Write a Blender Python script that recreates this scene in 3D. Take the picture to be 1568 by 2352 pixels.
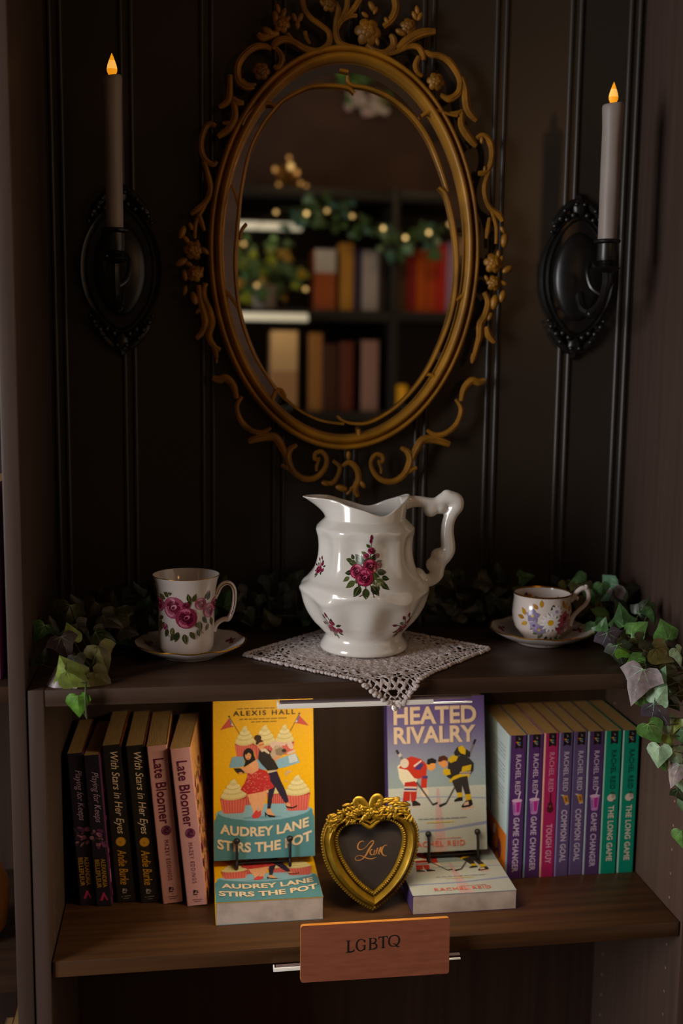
import bpy, bmesh, math, random
from math import pi, sin, cos, radians, hypot, atan2
from mathutils import Vector, Matrix, Euler
from mathutils.geometry import tessellate_polygon

SC = bpy.context.scene
for _o in list(bpy.data.objects):
    bpy.data.objects.remove(_o)

# ---------------------------------------------------------------- camera
CAM_LOC = Vector((0.1598, -1.173, 0.352))
F_PX = 2450.0
PITCH, ROLL, YAW = radians(-7.50936), radians(-0.70056), radians(-8.19019)
CAM_ROT = Matrix.Rotation(YAW, 3, 'Z') @ Matrix.Rotation(PITCH, 3, 'X') @ Matrix.Rotation(ROLL, 3, 'Y')
cam_data = bpy.data.cameras.new('camera')
cam = bpy.data.objects.new('camera', cam_data)
SC.collection.objects.link(cam)
SC.camera = cam
cam_data.sensor_fit = 'VERTICAL'
cam_data.sensor_height = 36.0
cam_data.lens = 36.0 * F_PX / 2352.0
cam_data.clip_start = 0.02
_r, _f, _u = (CAM_ROT @ Vector(v) for v in ((1, 0, 0), (0, 1, 0), (0, 0, 1)))
cam.matrix_world = Matrix(((_r.x, _u.x, -_f.x, CAM_LOC.x), (_r.y, _u.y, -_f.y, CAM_LOC.y),
                           (_r.z, _u.z, -_f.z, CAM_LOC.z), (0, 0, 0, 1)))
cam_data.dof.use_dof = True
cam_data.dof.focus_distance = 1.265
cam_data.dof.aperture_fstop = 2.4

# ---------------------------------------------------------------- world, lights, exposure
world = bpy.data.worlds.new('room_ambient')
SC.world = world
world.use_nodes = True
world.node_tree.nodes['Background'].inputs[0].default_value = (1.0, 0.76, 0.54, 1)
world.node_tree.nodes['Background'].inputs[1].default_value = 0.52


def area_light(name, loc, target, sx, sy, power, color):
    d = bpy.data.lights.new(name, 'AREA')
    d.shape = 'RECTANGLE'
    d.size, d.size_y = sx, sy
    d.energy = power
    d.color = color
    o = bpy.data.objects.new(name, d)
    SC.collection.objects.link(o)
    o.location = loc
    o.rotation_euler = (Vector(target) - Vector(loc)).to_track_quat('-Z', 'Y').to_euler()
    return o


area_light('window_daylight', (-1.95, -1.17, 0.5), (0.35, 0.1, 0.0), 0.7, 1.4, 37.0, (0.95, 0.96, 1.0))
area_light('warm_room_lamp', (1.45, -2.0, 0.92), (0.4, 0.1, 0.2), 0.16, 0.16, 3.2, (1.0, 0.50, 0.20))
area_light('opposite_shelf_fill', (0.75, -0.75, 1.55), (0.75, -1.8, 0.5), 0.5, 0.3, 13.0, (1.0, 0.72, 0.42))  # added fill to brighten the reflected books; no lamp hangs here

vs = SC.view_settings
vs.view_transform = 'Standard'
vs.look = 'None'
vs.exposure = 0.25
vs.gamma = 1.0
vs.use_curve_mapping = False


# ---------------------------------------------------------------- pixel -> place helpers (1568 x 2352 frame)
def ray(px, py):
    return CAM_ROT @ Vector(((px - 784) / F_PX, 1.0, -(py - 1176) / F_PX))


def at(px, py, Y):
    d = ray(px, py)
    return CAM_LOC + d * ((Y - CAM_LOC.y) / d.y)


def atz(px, py, Z):
    d = ray(px, py)
    return CAM_LOC + d * ((Z - CAM_LOC.z) / d.z)


MIRROR_Y = 0.268


def mirrored(px, py, Y):
    """the real place of something seen at (px, py) in the looking glass"""
    p = at(px, py, 2 * MIRROR_Y - Y)
    return Vector((p.x, Y, p.z))


# ---------------------------------------------------------------- colour and materials
def lin(c):
    if isinstance(c, str):
        c = tuple(int(c[i:i + 2], 16) for i in (0, 2, 4))
    r = []
    for v in c[:3]:
        v = v / 255.0
        r.append(v / 12.92 if v <= 0.04045 else ((v + 0.055) / 1.055) ** 2.4)
    return (r[0], r[1], r[2], 1.0)


def new_mat(name):
    m = bpy.data.materials.new(name)
    m.use_nodes = True
    nt = m.node_tree
    return m, nt, nt.nodes['Principled BSDF']


def mat(name, col, rough=0.5, metal=0.0, spec=0.5, var=0.0, scale=40.0, stretch=(1, 1, 1), bump=0.0, bump_scale=None,
        sss=0.0, coat=0.0, emit=None, emit_s=0.0, trans=0.0, col2=None, alpha=None):
    m, nt, b = new_mat(name)
    base = lin(col)
    b.inputs['Base Color'].default_value = base
    b.inputs['Roughness'].default_value = rough
    b.inputs['Metallic'].default_value = metal
    b.inputs['Specular IOR Level'].default_value = spec
    if coat:
        b.inputs['Coat Weight'].default_value = coat
        b.inputs['Coat Roughness'].default_value = 0.06
    if sss:
        b.inputs['Subsurface Weight'].default_value = sss
        b.inputs['Subsurface Radius'].default_value = (0.01, 0.006, 0.004)
        b.inputs['Subsurface Scale'].default_value = 0.6
    if trans:
        b.inputs['Transmission Weight'].default_value = trans
    if emit:
        b.inputs['Emission Color'].default_value = lin(emit)
        b.inputs['Emission Strength'].default_value = emit_s
    L = nt.links.new
    if var or bump or col2:
        tc = nt.nodes.new('ShaderNodeTexCoord')
        mp = nt.nodes.new('ShaderNodeMapping')
        mp.inputs['Scale'].default_value = stretch
        L(tc.outputs['Object'], mp.inputs['Vector'])
        n = nt.nodes.new('ShaderNodeTexNoise')
        n.inputs['Scale'].default_value = scale
        n.inputs['Detail'].default_value = 5
        L(mp.outputs[0], n.inputs['Vector'])
        if var or col2:
            rp = nt.nodes.new('ShaderNodeValToRGB')
            a = lin(col2) if col2 else tuple(c * (1 - var) for c in base[:3]) + (1,)
            z = base if col2 else tuple(min(1, c * (1 + var)) for c in base[:3]) + (1,)
            rp.color_ramp.elements[0].color = a
            rp.color_ramp.elements[1].color = z
            rp.color_ramp.elements[0].position = 0.32
            rp.color_ramp.elements[1].position = 0.68
            L(n.outputs['Fac'], rp.inputs['Fac'])
            L(rp.outputs['Color'], b.inputs['Base Color'])
        if bump:
            n2 = n
            if bump_scale:
                n2 = nt.nodes.new('ShaderNodeTexNoise')
                n2.inputs['Scale'].default_value = bump_scale
                n2.inputs['Detail'].default_value = 4
                L(mp.outputs[0], n2.inputs['Vector'])
            bp = nt.nodes.new('ShaderNodeBump')
            bp.inputs['Strength'].default_value = bump
            bp.inputs['Distance'].default_value = 0.002
            L(n2.outputs['Fac'], bp.inputs['Height'])
            L(bp.outputs[0], b.inputs['Normal'])
    return m


def print_mat(name, rough=0.45, spec=0.5, bump=0.0, noise=0.12, scale=300, metal=0.0):
    """colour comes from the print on the mesh (face colours)"""
    m, nt, b = new_mat(name)
    L = nt.links.new
    a = nt.nodes.new('ShaderNodeAttribute')
    a.attribute_name = 'print'
    n = nt.nodes.new('ShaderNodeTexNoise')
    n.inputs['Scale'].default_value = scale
    tc = nt.nodes.new('ShaderNodeTexCoord')
    L(tc.outputs['Object'], n.inputs['Vector'])
    mr = nt.nodes.new('ShaderNodeMapRange')
    mr.inputs['From Min'].default_value = 0.3
    mr.inputs['From Max'].default_value = 0.7
    mr.inputs['To Min'].default_value = 1 - noise
    mr.inputs['To Max'].default_value = 1 + noise
    L(n.outputs['Fac'], mr.inputs['Value'])
    mx = nt.nodes.new('ShaderNodeVectorMath')
    mx.operation = 'SCALE'
    L(a.outputs['Color'], mx.inputs[0])
    L(mr.outputs[0], mx.inputs['Scale'])
    L(mx.outputs[0], b.inputs['Base Color'])
    b.inputs['Roughness'].default_value = rough
    b.inputs['Specular IOR Level'].default_value = spec
    b.inputs['Metallic'].default_value = metal
    return m


def wood_mat(name, dark, light, axis='x', rough=0.42, scale=14.0):
    st = {'x': (0.25, 6, 6), 'z': (6, 6, 0.25), 'y': (6, 0.25, 6)}[axis]
    return mat(name, light, rough, col2=dark, scale=scale, stretch=st, bump=0.08, spec=0.4)


def pages_mat(name, col, axis):
    """paper block with its fine sheet lines"""
    m, nt, b = new_mat(name)
    L = nt.links.new
    tc = nt.nodes.new('ShaderNodeTexCoord')
    mp = nt.nodes.new('ShaderNodeMapping')
    mp.inputs['Scale'].default_value = (1, .02, .02) if axis == 'x' else (.02, .02, 1)
    L(tc.outputs['Object'], mp.inputs['Vector'])
    n = nt.nodes.new('ShaderNodeTexNoise')
    n.inputs['Scale'].default_value = 2200
    n.inputs['Detail'].default_value = 2
    L(mp.outputs[0], n.inputs['Vector'])
    rp = nt.nodes.new('ShaderNodeValToRGB')
    c = lin(col)
    rp.color_ramp.elements[0].color = tuple(v * 0.72 for v in c[:3]) + (1,)
    rp.color_ramp.elements[1].color = c
    rp.color_ramp.elements[0].position = 0.3
    rp.color_ramp.elements[1].position = 0.62
    L(n.outputs['Fac'], rp.inputs['Fac'])
    L(rp.outputs['Color'], b.inputs['Base Color'])
    bp = nt.nodes.new('ShaderNodeBump')
    bp.inputs['Strength'].default_value = 0.52
    bp.inputs['Distance'].default_value = 0.0006
    L(n.outputs['Fac'], bp.inputs['Height'])
    L(bp.outputs[0], b.inputs['Normal'])
    b.inputs['Roughness'].default_value = 0.85
    b.inputs['Specular IOR Level'].default_value = 0.2
    return m


M = {}
M['wall_paint'] = mat('black_brown_satin_paint', (52, 44, 36), 0.34, spec=0.4, var=0.12, scale=5, bump=0.05, bump_scale=60)
M['case_x'] = wood_mat('black_brown_wood_along', '38271d', '4b3628', 'x')
M['case_shelf'] = wood_mat('black_brown_wood_warm_lit', '3c2513', '54361d', 'x')  # same wood as the case, with warm lamp light put into its colour
M['case_z'] = wood_mat('black_brown_wood_upright', '47372f', '4f3e36', 'z')
M['case_y'] = wood_mat('black_brown_wood_deep', '30211a', '3d2b20', 'z', rough=0.5)
M['peg'] = mat('bare_peg_hole', '8a6a58', 0.7, var=0.2)
M['black_iron'] = mat('black_cast_iron', (20, 17, 15), 0.36, spec=0.55, var=0.25, scale=60, bump=0.15)
M['wax'] = mat('ivory_wax', '948880', 0.5, sss=0.25, var=0.05, scale=25, bump=0.06)
M['flame'] = mat('flame_tip_plastic', 'd88a20', 0.4, emit='ffa018', emit_s=0.62)
M['flame_core'] = mat('flame_tip_bright', 'e8b060', 0.4, emit='ffb850', emit_s=0.72)
M['gilt'] = mat('antique_gilt', 'a8741a', 0.42, metal=0.12, var=0.3, scale=22, bump=0.1, bump_scale=160, spec=0.5)
M['gilt_dim'] = mat('antique_gilt_worn', '946418', 0.46, metal=0.12, var=0.38, scale=40, bump=0.2, bump_scale=200, spec=0.45)
M['gold'] = mat('bright_gold_resin', '98781e', 0.36, metal=0.72, var=0.22, scale=60, bump=0.08, bump_scale=260)
M['looking_glass'] = mat('looking_glass', 'd9d4cc', 0.015, metal=1.0)
M['porcelain'] = mat('glazed_porcelain', 'e2dcd2', 0.16, spec=0.6, coat=0.6, var=0.02, scale=12)
M['bone_china'] = mat('bone_china', 'd9cbc2', 0.14, spec=0.55, coat=0.5, var=0.02, scale=12, sss=0.08)
M['gold_rim'] = mat('gold_lustre', 'b07818', 0.25, metal=0.9, var=0.1)
M['decal'] = print_mat('porcelain_decal', 0.18, 0.6, noise=0.18, scale=700)
M['print'] = print_mat('printed_card', 0.42, 0.4, noise=0.05, scale=400)
M['print_gloss'] = print_mat('printed_gloss_card', 0.3, 0.5, noise=0.05, scale=400)
M['leaf'] = print_mat('ivy_leaf', 0.42, 0.45, noise=0.3, scale=120)
M['stem'] = mat('ivy_stem', '3d4420', 0.6, var=0.3, scale=80)
M['lace'] = mat('white_crochet_cotton', 'd6c7c2', 0.9, spec=0.15, var=0.12, scale=350, bump=1.0, bump_scale=600)
M['pages'] = pages_mat('paper_block', 'd8ae70', 'x')
M['pages_flat'] = pages_mat('paper_block_flat', 'bfaea2', 'z')
M['velvet'] = mat('black_card', '241a16', 0.85, var=0.3, scale=30)
M['sign_wood'] = mat('stained_plywood', '9a583e', 0.55, col2='8b4c34', scale=30, stretch=(1, 6, 6), bump=0.1)
M['ply_edge'] = mat('bare_plywood_edge', 'c8822e', 0.6, var=0.15, scale=60, stretch=(1, 6, 6))
M['ink'] = mat('black_ink', '16110f', 0.6, var=0.2)
M['acrylic_lip'] = mat('frosted_acrylic', 'dcd6cc', 0.25, spec=0.5, var=0.03)
M['acrylic'] = mat('smoky_clear_acrylic', '6e5e62', 0.2, spec=0.6, var=0.05)
M['black_wire'] = mat('black_wire', (18, 15, 14), 0.4, var=0.2)


# ---------------------------------------------------------------- mesh building
class MB:
    def __init__(self):
        self.v, self.f, self.m, self.c = [], [], [], []

    def add(self, verts, faces, m=0, c=None):
        n = len(self.v)
        self.v += [tuple(p) for p in verts]
        for i, f in enumerate(faces):
            self.f.append([n + k for k in f])
            self.m.append(m)
            self.c.append(c)
        return self

    def box(self, x0, x1, y0, y1, z0, z1, m=0, c=None, bev=0.0, X=None):
        b = min(bev, (x1 - x0) / 3, (y1 - y0) / 3, (z1 - z0) / 3)
        if b <= 0:
            vs_ = [(x, y, z) for x in (x0, x1) for y in (y0, y1) for z in (z0, z1)]
            fs = [(0, 1, 3, 2), (4, 6, 7, 5), (0, 4, 5, 1), (2, 3, 7, 6), (0, 2, 6, 4), (1, 5, 7, 3)]
        else:
            bm = bmesh.new()
            bmesh.ops.create_cube(bm, size=1)
            for v in bm.verts:
                v.co = Vector(((x0 + x1) / 2 + v.co.x * (x1 - x0), (y0 + y1) / 2 + v.co.y * (y1 - y0), (z0 + z1) / 2 + v.co.z * (z1 - z0)))
            bmesh.ops.bevel(bm, geom=list(bm.edges), offset=b, segments=2, affect='EDGES', profile=0.5)
            bm.verts.index_update()
            vs_ = [v.co.copy() for v in bm.verts]
            fs = [[v.index for v in f.verts] for f in bm.faces]
            bm.free()
        if X:
            vs_ = [X @ Vector(v) for v in vs_]
        return self.add(vs_, fs, m, c)

    def lathe(self, prof, cx=0, cy=0, cz=0, seg=48, m=0, c=None, fn=None):
        """prof: (radius, height) pairs; fn(theta, r, z) -> r, z"""
        vs_, fs = [], []
        for r, z in prof:
            for k in range(seg):
                t = 2 * pi * k / seg
                rr, zz = fn(t, r, z) if fn else (r, z)
                vs_.append((cx + rr * cos(t), cy + rr * sin(t), cz + zz))
        for i in range(len(prof) - 1):
            for k in range(seg):
                a, b = i * seg + k, i * seg + (k + 1) % seg
                fs.append((a, b, b + seg, a + seg))
        return self.add(vs_, fs, m, c)

    def tube(self, pts, rad, seg=8, m=0, c=None, flat=None, smooth=4, closed=False):
        """pts swept with a radius each (number or list); flat=(normal, factor) squashes across"""
        P = [Vector(p) for p in pts]
        R_ = list(rad) if isinstance(rad, (list, tuple)) else [rad] * len(P)
        if smooth > 1 and len(P) > 2:
            P, R_ = catmull(P, R_, smooth, closed)
        n = len(P)
        vs_, fs = [], []
        nrm = None
        for i in range(n):
            if closed:
                t = P[(i + 1) % n] - P[i - 1]
            else:
                t = P[min(i + 1, n - 1)] - P[max(i - 1, 0)]
            if t.length < 1e-9:
                t = Vector((0, 0, 1))
            t.normalize()
            if nrm is None:
                nrm = t.orthogonal()
                if flat:
                    nrm = flat[0] - t * flat[0].dot(t)
            else:
                nrm = nrm - t * nrm.dot(t)
            if nrm.length < 1e-9:
                nrm = t.orthogonal()
            nrm.normalize()
            bi = t.cross(nrm)
            for k in range(seg):
                a = 2 * pi * k / seg
                ca = cos(a) * (flat[1] if flat else 1)
                vs_.append(P[i] + (nrm * ca + bi * sin(a)) * R_[i])
        for i in range(n if closed else n - 1):
            for k in range(seg):
                a, b = i * seg + k, i * seg + (k + 1) % seg
                c2, d = ((i + 1) % n) * seg + k, ((i + 1) % n) * seg + (k + 1) % seg
                fs.append((a, b, d, c2))
        if not closed:
            fs.append(tuple(reversed(range(seg))))
            fs.append(tuple(range((n - 1) * seg, n * seg)))
        return self.add(vs_, fs, m, c)

    def ball(self, p, r, m=0, c=None, u=10, w=6, X=None):
        """ellipsoid; r number or 3-tuple; X optional 3x3 rotation"""
        if not isinstance(r, (list, tuple)):
            r = (r, r, r)
        vs_, fs = [], []
        for i in range(w + 1):
            a = pi * i / w
            for k in range(u):
                t = 2 * pi * k / u
                v = Vector((r[0] * sin(a) * cos(t), r[1] * sin(a) * sin(t), r[2] * cos(a)))
                if X:
                    v = X @ v
                vs_.append(Vector(p) + v)
        for i in range(w):
            for k in range(u):
                a, b = i * u + k, i * u + (k + 1) % u
                fs.append((a, a + u, b + u, b))
        return self.add(vs_, fs, m, c)

    def flat(self, polys, fn, m=0, step=1.2e-5, l0=0):
        """2-D coloured polygons, later ones on top; fn(x, y, lift) -> point"""
        for i, (pts, c) in enumerate(polys):
            h = (i + 1 + l0) * step
            self.add([fn(x, y, h) for x, y in pts], [list(range(len(pts)))], m, c)
        return self

    def blob(self, pts, fn, c, h, m=0, rings=(0.5, 1.0)):
        """star-shaped 2-D patch laid on a curved surface"""
        n = len(pts)
        gx, gy = sum(p[0] for p in pts) / n, sum(p[1] for p in pts) / n
        vs_ = [fn(gx, gy, h)]
        for s in rings:
            vs_ += [fn(gx + (x - gx) * s, gy + (y - gy) * s, h) for x, y in pts]
        fs = [(0, 1 + k, 1 + (k + 1) % n) for k in range(n)]
        for q in range(len(rings) - 1):
            for k in range(n):
                a, b = 1 + q * n + k, 1 + q * n + (k + 1) % n
                fs.append((a, a + n, b + n, b))
        return self.add(vs_, fs, m, c)


def catmull(P, R_, s, closed=False):
    n = len(P)
    oP, oR = [], []
    for i in range(n if closed else n - 1):
        if closed:
            a, b, c, d = P[i - 1], P[i], P[(i + 1) % n], P[(i + 2) % n]
        else:
            a, b, c, d = P[max(i - 1, 0)], P[i], P[i + 1], P[min(i + 2, n - 1)]
        r0, r1 = R_[i], R_[(i + 1) % n]
        for k in range(s):
            t = k / s
            oP.append(0.5 * ((2 * b) + (c - a) * t + (2 * a - 5 * b + 4 * c - d) * t * t + (3 * b - a - 3 * c + d) * t ** 3))
            oR.append(r0 + (r1 - r0) * t)
    if not closed:
        oP.append(P[-1])
        oR.append(R_[-1])
    return oP, oR


WM = {}


def thing(name, label, cat, loc=(0, 0, 0), rot=(0, 0, 0), group=None, matrix=None):
    o = bpy.data.objects.new(name, None)
    o.empty_display_size = 0.02
    SC.collection.objects.link(o)
    mw = matrix if matrix is not None else Matrix.LocRotScale(Vector(loc), Euler(rot), None)
    o.matrix_basis = mw
    WM[o.name] = mw
    tag(o, label, cat, group)
    return o


def tag(o, label, cat, group=None):
    o['label'] = label
    o['category'] = cat
    if group:
        o['group'] = group
    return o


def obj(name, mb, mats, parent=None, local=False, smooth=True, sharp=40, label=None):
    if not isinstance(mats, (list, tuple)):
        mats = [mats]
    me = bpy.data.meshes.new(name)
    vs_ = mb.v
    if parent is not None:
        WM_p = WM[parent.name]
        if not local:
            inv = WM_p.inverted()
            vs_ = [inv @ Vector(v) for v in vs_]
    me.from_pydata([tuple(v) for v in vs_], [], mb.f)
    for m in mats:
        me.materials.append(m)
    me.polygons.foreach_set('material_index', mb.m)
    if smooth:
        me.polygons.foreach_set('use_smooth', [True] * len(mb.f))
    if any(c is not None for c in mb.c):
        at_ = me.color_attributes.new('print', 'FLOAT_COLOR', 'CORNER')
        buf = []
        for c, f in zip(mb.c, mb.f):
            if c is None:
                buf += [0.5, 0.5, 0.5, 1.0] * len(f)
            elif isinstance(c, list):
                for q in c:
                    buf += list(q)
            else:
                buf += list(c) * len(f)
        at_.data.foreach_set('color', buf)
    me.update()
    if smooth:
        try:
            me.set_sharp_from_angle(angle=radians(sharp))
        except Exception:
            pass
    o = bpy.data.objects.new(name, me)
    SC.collection.objects.link(o)
    if parent is not None:
        o.parent = parent
        WM[o.name] = WM[parent.name]
    else:
        WM[o.name] = Matrix.Identity(4)
    if label:
        o['label'] = label
    return o


def structure(name, mb, mats, **k):
    o = obj(name, mb, mats, **k)
    o['kind'] = 'structure'
    return o


def copy_tree(o, parent=None):
    c = o.copy()
    SC.collection.objects.link(c)
    WM[c.name] = WM[o.name] if parent is None else WM[parent.name]
    if parent is not None:
        c.parent = parent
    for ch in list(o.children):
        copy_tree(ch, c)
    return c


# ---------------------------------------------------------------- lettering
_TXT = {}


def text2d(s, shear=0.0, bold=0.0, space=1.0):
    """outline of a line of lettering as (points, faces), scaled to a 1 x 1 box"""
    key = (s, shear, bold, space)
    if key in _TXT:
        return _TXT[key]
    cu = bpy.data.curves.new('lettering', 'FONT')
    cu.body = s
    cu.shear = shear
    cu.offset = bold
    cu.space_character = space
    cu.resolution_u = 4
    o = bpy.data.objects.new('lettering', cu)
    SC.collection.objects.link(o)
    dg = bpy.context.evaluated_depsgraph_get()
    me = bpy.data.meshes.new_from_object(o.evaluated_get(dg))
    pts = [(v.co.x, v.co.y) for v in me.vertices]
    fs = [list(p.vertices) for p in me.polygons]
    bpy.data.objects.remove(o)
    bpy.data.curves.remove(cu)
    bpy.data.meshes.remove(me)
    x0, x1 = min(p[0] for p in pts), max(p[0] for p in pts)
    y0, y1 = min(p[1] for p in pts), max(p[1] for p in pts)
    pts = [((x - x0) / (x1 - x0), (y - y0) / (y1 - y0)) for x, y in pts]
    _TXT[key] = (pts, fs)
    return _TXT[key]


def letter(mb, s, fn, x0, y0, w, h, c=None, lift=2e-4, m=0, **k):
    """line of lettering in the box x0..x0+w, y0..y0+h of the 2-D space of fn(x, y, lift)"""
    pts, fs = text2d(s, **k)
    mb.add([fn(x0 + w * x, y0 + h * y, lift) for x, y in pts], fs, m, c)


def ribbon(mb, pts, wid, fn, c=None, lift=2e-4, m=0, smooth=5):
    """pen stroke along 2-D points, a width each"""
    P = [Vector((p[0], p[1], 0)) for p in pts]
    W = list(wid) if isinstance(wid, (list, tuple)) else [wid] * len(P)
    if smooth > 1 and len(P) > 2:
        P, W = catmull(P, W, smooth)
    vs_ = []
    for i, p in enumerate(P):
        t = P[min(i + 1, len(P) - 1)] - P[max(i - 1, 0)]
        t.normalize()
        nx, ny = -t.y, t.x
        vs_.append(fn(p.x + nx * W[i] / 2, p.y + ny * W[i] / 2, lift))
        vs_.append(fn(p.x - nx * W[i] / 2, p.y - ny * W[i] / 2, lift))
    mb.add(vs_, [(2 * i, 2 * i + 1, 2 * i + 3, 2 * i + 2) for i in range(len(P) - 1)], m, c)


def ell(cx, cy, rx, ry, n=20, a=0.0, t0=0.0, t1=2 * pi):
    r = []
    full = abs(t1 - t0 - 2 * pi) < 1e-6
    for k in range(n if full else n + 1):
        t = t0 + (t1 - t0) * k / n
        x, y = rx * cos(t), ry * sin(t)
        r.append((cx + x * cos(a) - y * sin(a), cy + x * sin(a) + y * cos(a)))
    return r
# ================================================================ the setting
# panelled back wall with paired vertical beads
WALL_Y = 0.288
RIBS = [-0.106, -0.006, 0.083, 0.186, 0.281, 0.381, 0.480, 0.580, 0.684, 0.768, 0.86]
prof = [(-0.9, 0)]
for x in RIBS:
    bead = [(-0.0035, 0.0), (-0.003, -0.0013), (-0.002, -0.0024), (-0.0008, -0.003), (0.0008, -0.003), (0.002, -0.0024), (0.003, -0.0013), (0.0035, 0.0)]
    for q, d in [(-0.0112, 0.0)] + [(o - 0.0065, e) for o, e in bead] + [(o + 0.0065, e) for o, e in bead] + [(0.0112, 0.0)]:
        prof.append((x + q, d))
prof.append((1.7, 0))
mb = MB()
n = len(prof)
mb.add([(x, WALL_Y + d, z) for z in (-1.06, 1.4) for x, d in prof], [(i, i + 1, n + i + 1, n + i) for i in range(n - 1)])
structure('wall_back', mb, M['wall_paint'], sharp=60)
mb = MB()
mb.box(-2.2, 2.4, -2.3, 0.3, -1.1, -1.062)
structure('floor', mb, mat('dark_floorboards', '3a2a20', 0.5, var=0.3, scale=6, stretch=(6, 0.3, 1)))
mb = MB()
mb.box(-2.2, 2.4, -2.12, -2.08, -1.06, 1.8)
structure('wall_front', mb, mat('dim_brown_wall', '4a3326', 0.8, var=0.35, scale=4))

mb = MB()
mb.box(-2.2, 2.4, -2.3, 0.3, 1.48, 1.52)
structure('ceiling', mb, mat('dark_ceiling', '3a2c22', 0.8, var=0.15, scale=5))

GAP = 0.3224     # the lower shelf's top below the case's top


def peg_holes(mb, x, ys, zs, s):
    for y in ys:
        for z in zs:
            mb.lathe([(0.0, 0.0), (0.0019, 0.0)], seg=8, m=1)
            k = 16
            for i in range(len(mb.v) - k, len(mb.v)):
                vx, vy, vz = mb.v[i]
                mb.v[i] = (x + s * 0.0004, y + vx, z + vy)


# low bookcase the whole display stands on
case = thing('bookcase', 'low black-brown wooden bookcase carrying the mirror display, books on its upper inside shelf', 'bookcase', (0.381, 0.14, -1.06))
zz = [-0.2429 + 0.032 * 5 - 0.032 * k for k in range(26)]
zz = [z for z in zz if not (-0.345 < z < -0.318)]
for x0, x1, xp, s in ((-0.018, 0.0, 0.0, 1), (0.762, 0.78, 0.762, -1)):
    mb = MB()
    mb.box(x0, x1, 0.0, 0.28, -1.06, 0.0, bev=0.0012)
    peg_holes(mb, xp, (0.037, 0.2365), zz, s)
    obj('side_panel', mb, [M['case_z'], M['peg']], case)
mb = MB()
mb.box(0.0, 0.762, 0.001, 0.28, -0.0195, -0.0004, bev=0.001)
obj('top_board', mb, M['case_x'], case)
for z in (-GAP, -0.70):
    mb = MB()
    mb.box(0.0015, 0.7605, 0.004, 0.268, z - 0.0195, z, bev=0.001)
    obj('shelf', mb, M['case_shelf'], case)
mb = MB()
mb.box(0.0, 0.762, 0.27, 0.279, -1.05, -0.02)
obj('back_panel', mb, M['case_y'], case)

# tall neighbours, left and right
nb = thing('bookcase', 'tall dark bookcase at the left picture edge, only its side post showing', 'bookcase', (-0.43, 0.14, -1.06))
mb = MB()
mb.box(-0.0374, -0.0193, -0.002, 0.285, -1.06, 1.35, bev=0.0012)
obj('side_panel', mb, M['case_z'], nb)
for z in (0.36, 0.004, -0.336, -0.70):
    mb = MB()
    mb.box(-0.80, -0.0375, 0.004, 0.275, z - 0.02, z, bev=0.001)
    obj('shelf', mb, M['case_x'], nb)
mb = MB()
mb.box(-0.80, -0.0375, 0.276, 0.283, -1.05, 1.34)
obj('back_panel', mb, M['case_y'], nb)
nb2 = thing('bookcase', 'tall dark bookcase whose flank closes the niche behind the right ivy', 'bookcase', (1.2, 0.14, -1.06))
mb = MB()
mb.box(0.7812, 0.799, 0.0, 0.285, -1.06, 1.35, bev=0.0012)
peg_holes(mb, 0.7811, (0.1,), [0.33 + 0.032 * 8 * k for k in range(0, 3)], -1)
obj('side_panel', mb, [M['case_z'], M['peg']], nb2)
for z in (0.36, 0.004, -0.336, -0.70):
    mb = MB()
    mb.box(0.80, 1.56, 0.004, 0.275, z - 0.02, z, bev=0.001)
    obj('shelf', mb, M['case_x'], nb2)
mb = MB()
mb.box(0.80, 1.56, 0.276, 0.283, -1.05, 1.34)
obj('back_panel', mb, M['case_y'], nb2)
# ================================================================ gilt oval mirror
ORN_Y = 0.266                       # plane of the carved ornament
mc = at(796.5, 578, 0.262)
MCX, MCZ = mc.x, mc.z
MA, MB_ = 0.1835, 0.2645            # outer half axes of the moulding
mirror = thing('wall_mirror', 'oval wall mirror in a gilt rococo frame of scrolls and roses', 'mirror', (MCX, WALL_Y, MCZ))
mb = MB()
N = 120
# moulding: (inset from the outer edge, depth y)
PR = [(0.0, 0.286), (0.0, 0.272), (0.0012, 0.2655), (0.0035, 0.262), (0.006, 0.262), (0.008, 0.2655), (0.0088, 0.2685), (0.0096, 0.2665),
      (0.0112, 0.2610), (0.0142, 0.2575), (0.0172, 0.2585), (0.0195, 0.2625), (0.0205, 0.2675), (0.0205, 0.273)]
for ins, y in PR:
    for k in range(N):
        t = 2 * pi * k / N
        mb.v.append((MCX + (MA - ins) * cos(t), y, MCZ + (MB_ - ins) * sin(t)))
for i in range(len(PR) - 1):
    for k in range(N):
        a, b = i * N + k, i * N + (k + 1) % N
        mb.f.append([a, a + N, b + N, b])
        mb.m.append(0)
        mb.c.append(None)
obj('frame_moulding', mb, M['gilt'], mirror, sharp=70)
# glass: flat centre with a cut bevel round it
mb = MB()
GA, GB = MA - 0.0205, MB_ - 0.0205
rings = [(1.0, 0.2712), (0.895, MIRROR_Y + 0.0013)]
for s, y in rings:
    for k in range(N):
        t = 2 * pi * k / N
        ins = 0.0 if s == 1.0 else 0.0165
        mb.v.append((MCX + (GA + 0.0015 - ins) * cos(t), y, MCZ + (GB + 0.0015 - ins) * sin(t)))
mb.f = [[k, N + k, N + (k + 1) % N, (k + 1) % N] for k in range(N)] + [[N + k for k in range(N)]]
mb.m = [0] * len(mb.f)
mb.c = [None] * len(mb.f)
obj('glass', mb, M['looking_glass'], mirror, smooth=False)


def trace(pts, Y=ORN_Y):
    return [at(x, y, Y) for x, y in pts]


FL = (Vector((0, 1, 0)), 0.7)


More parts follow.
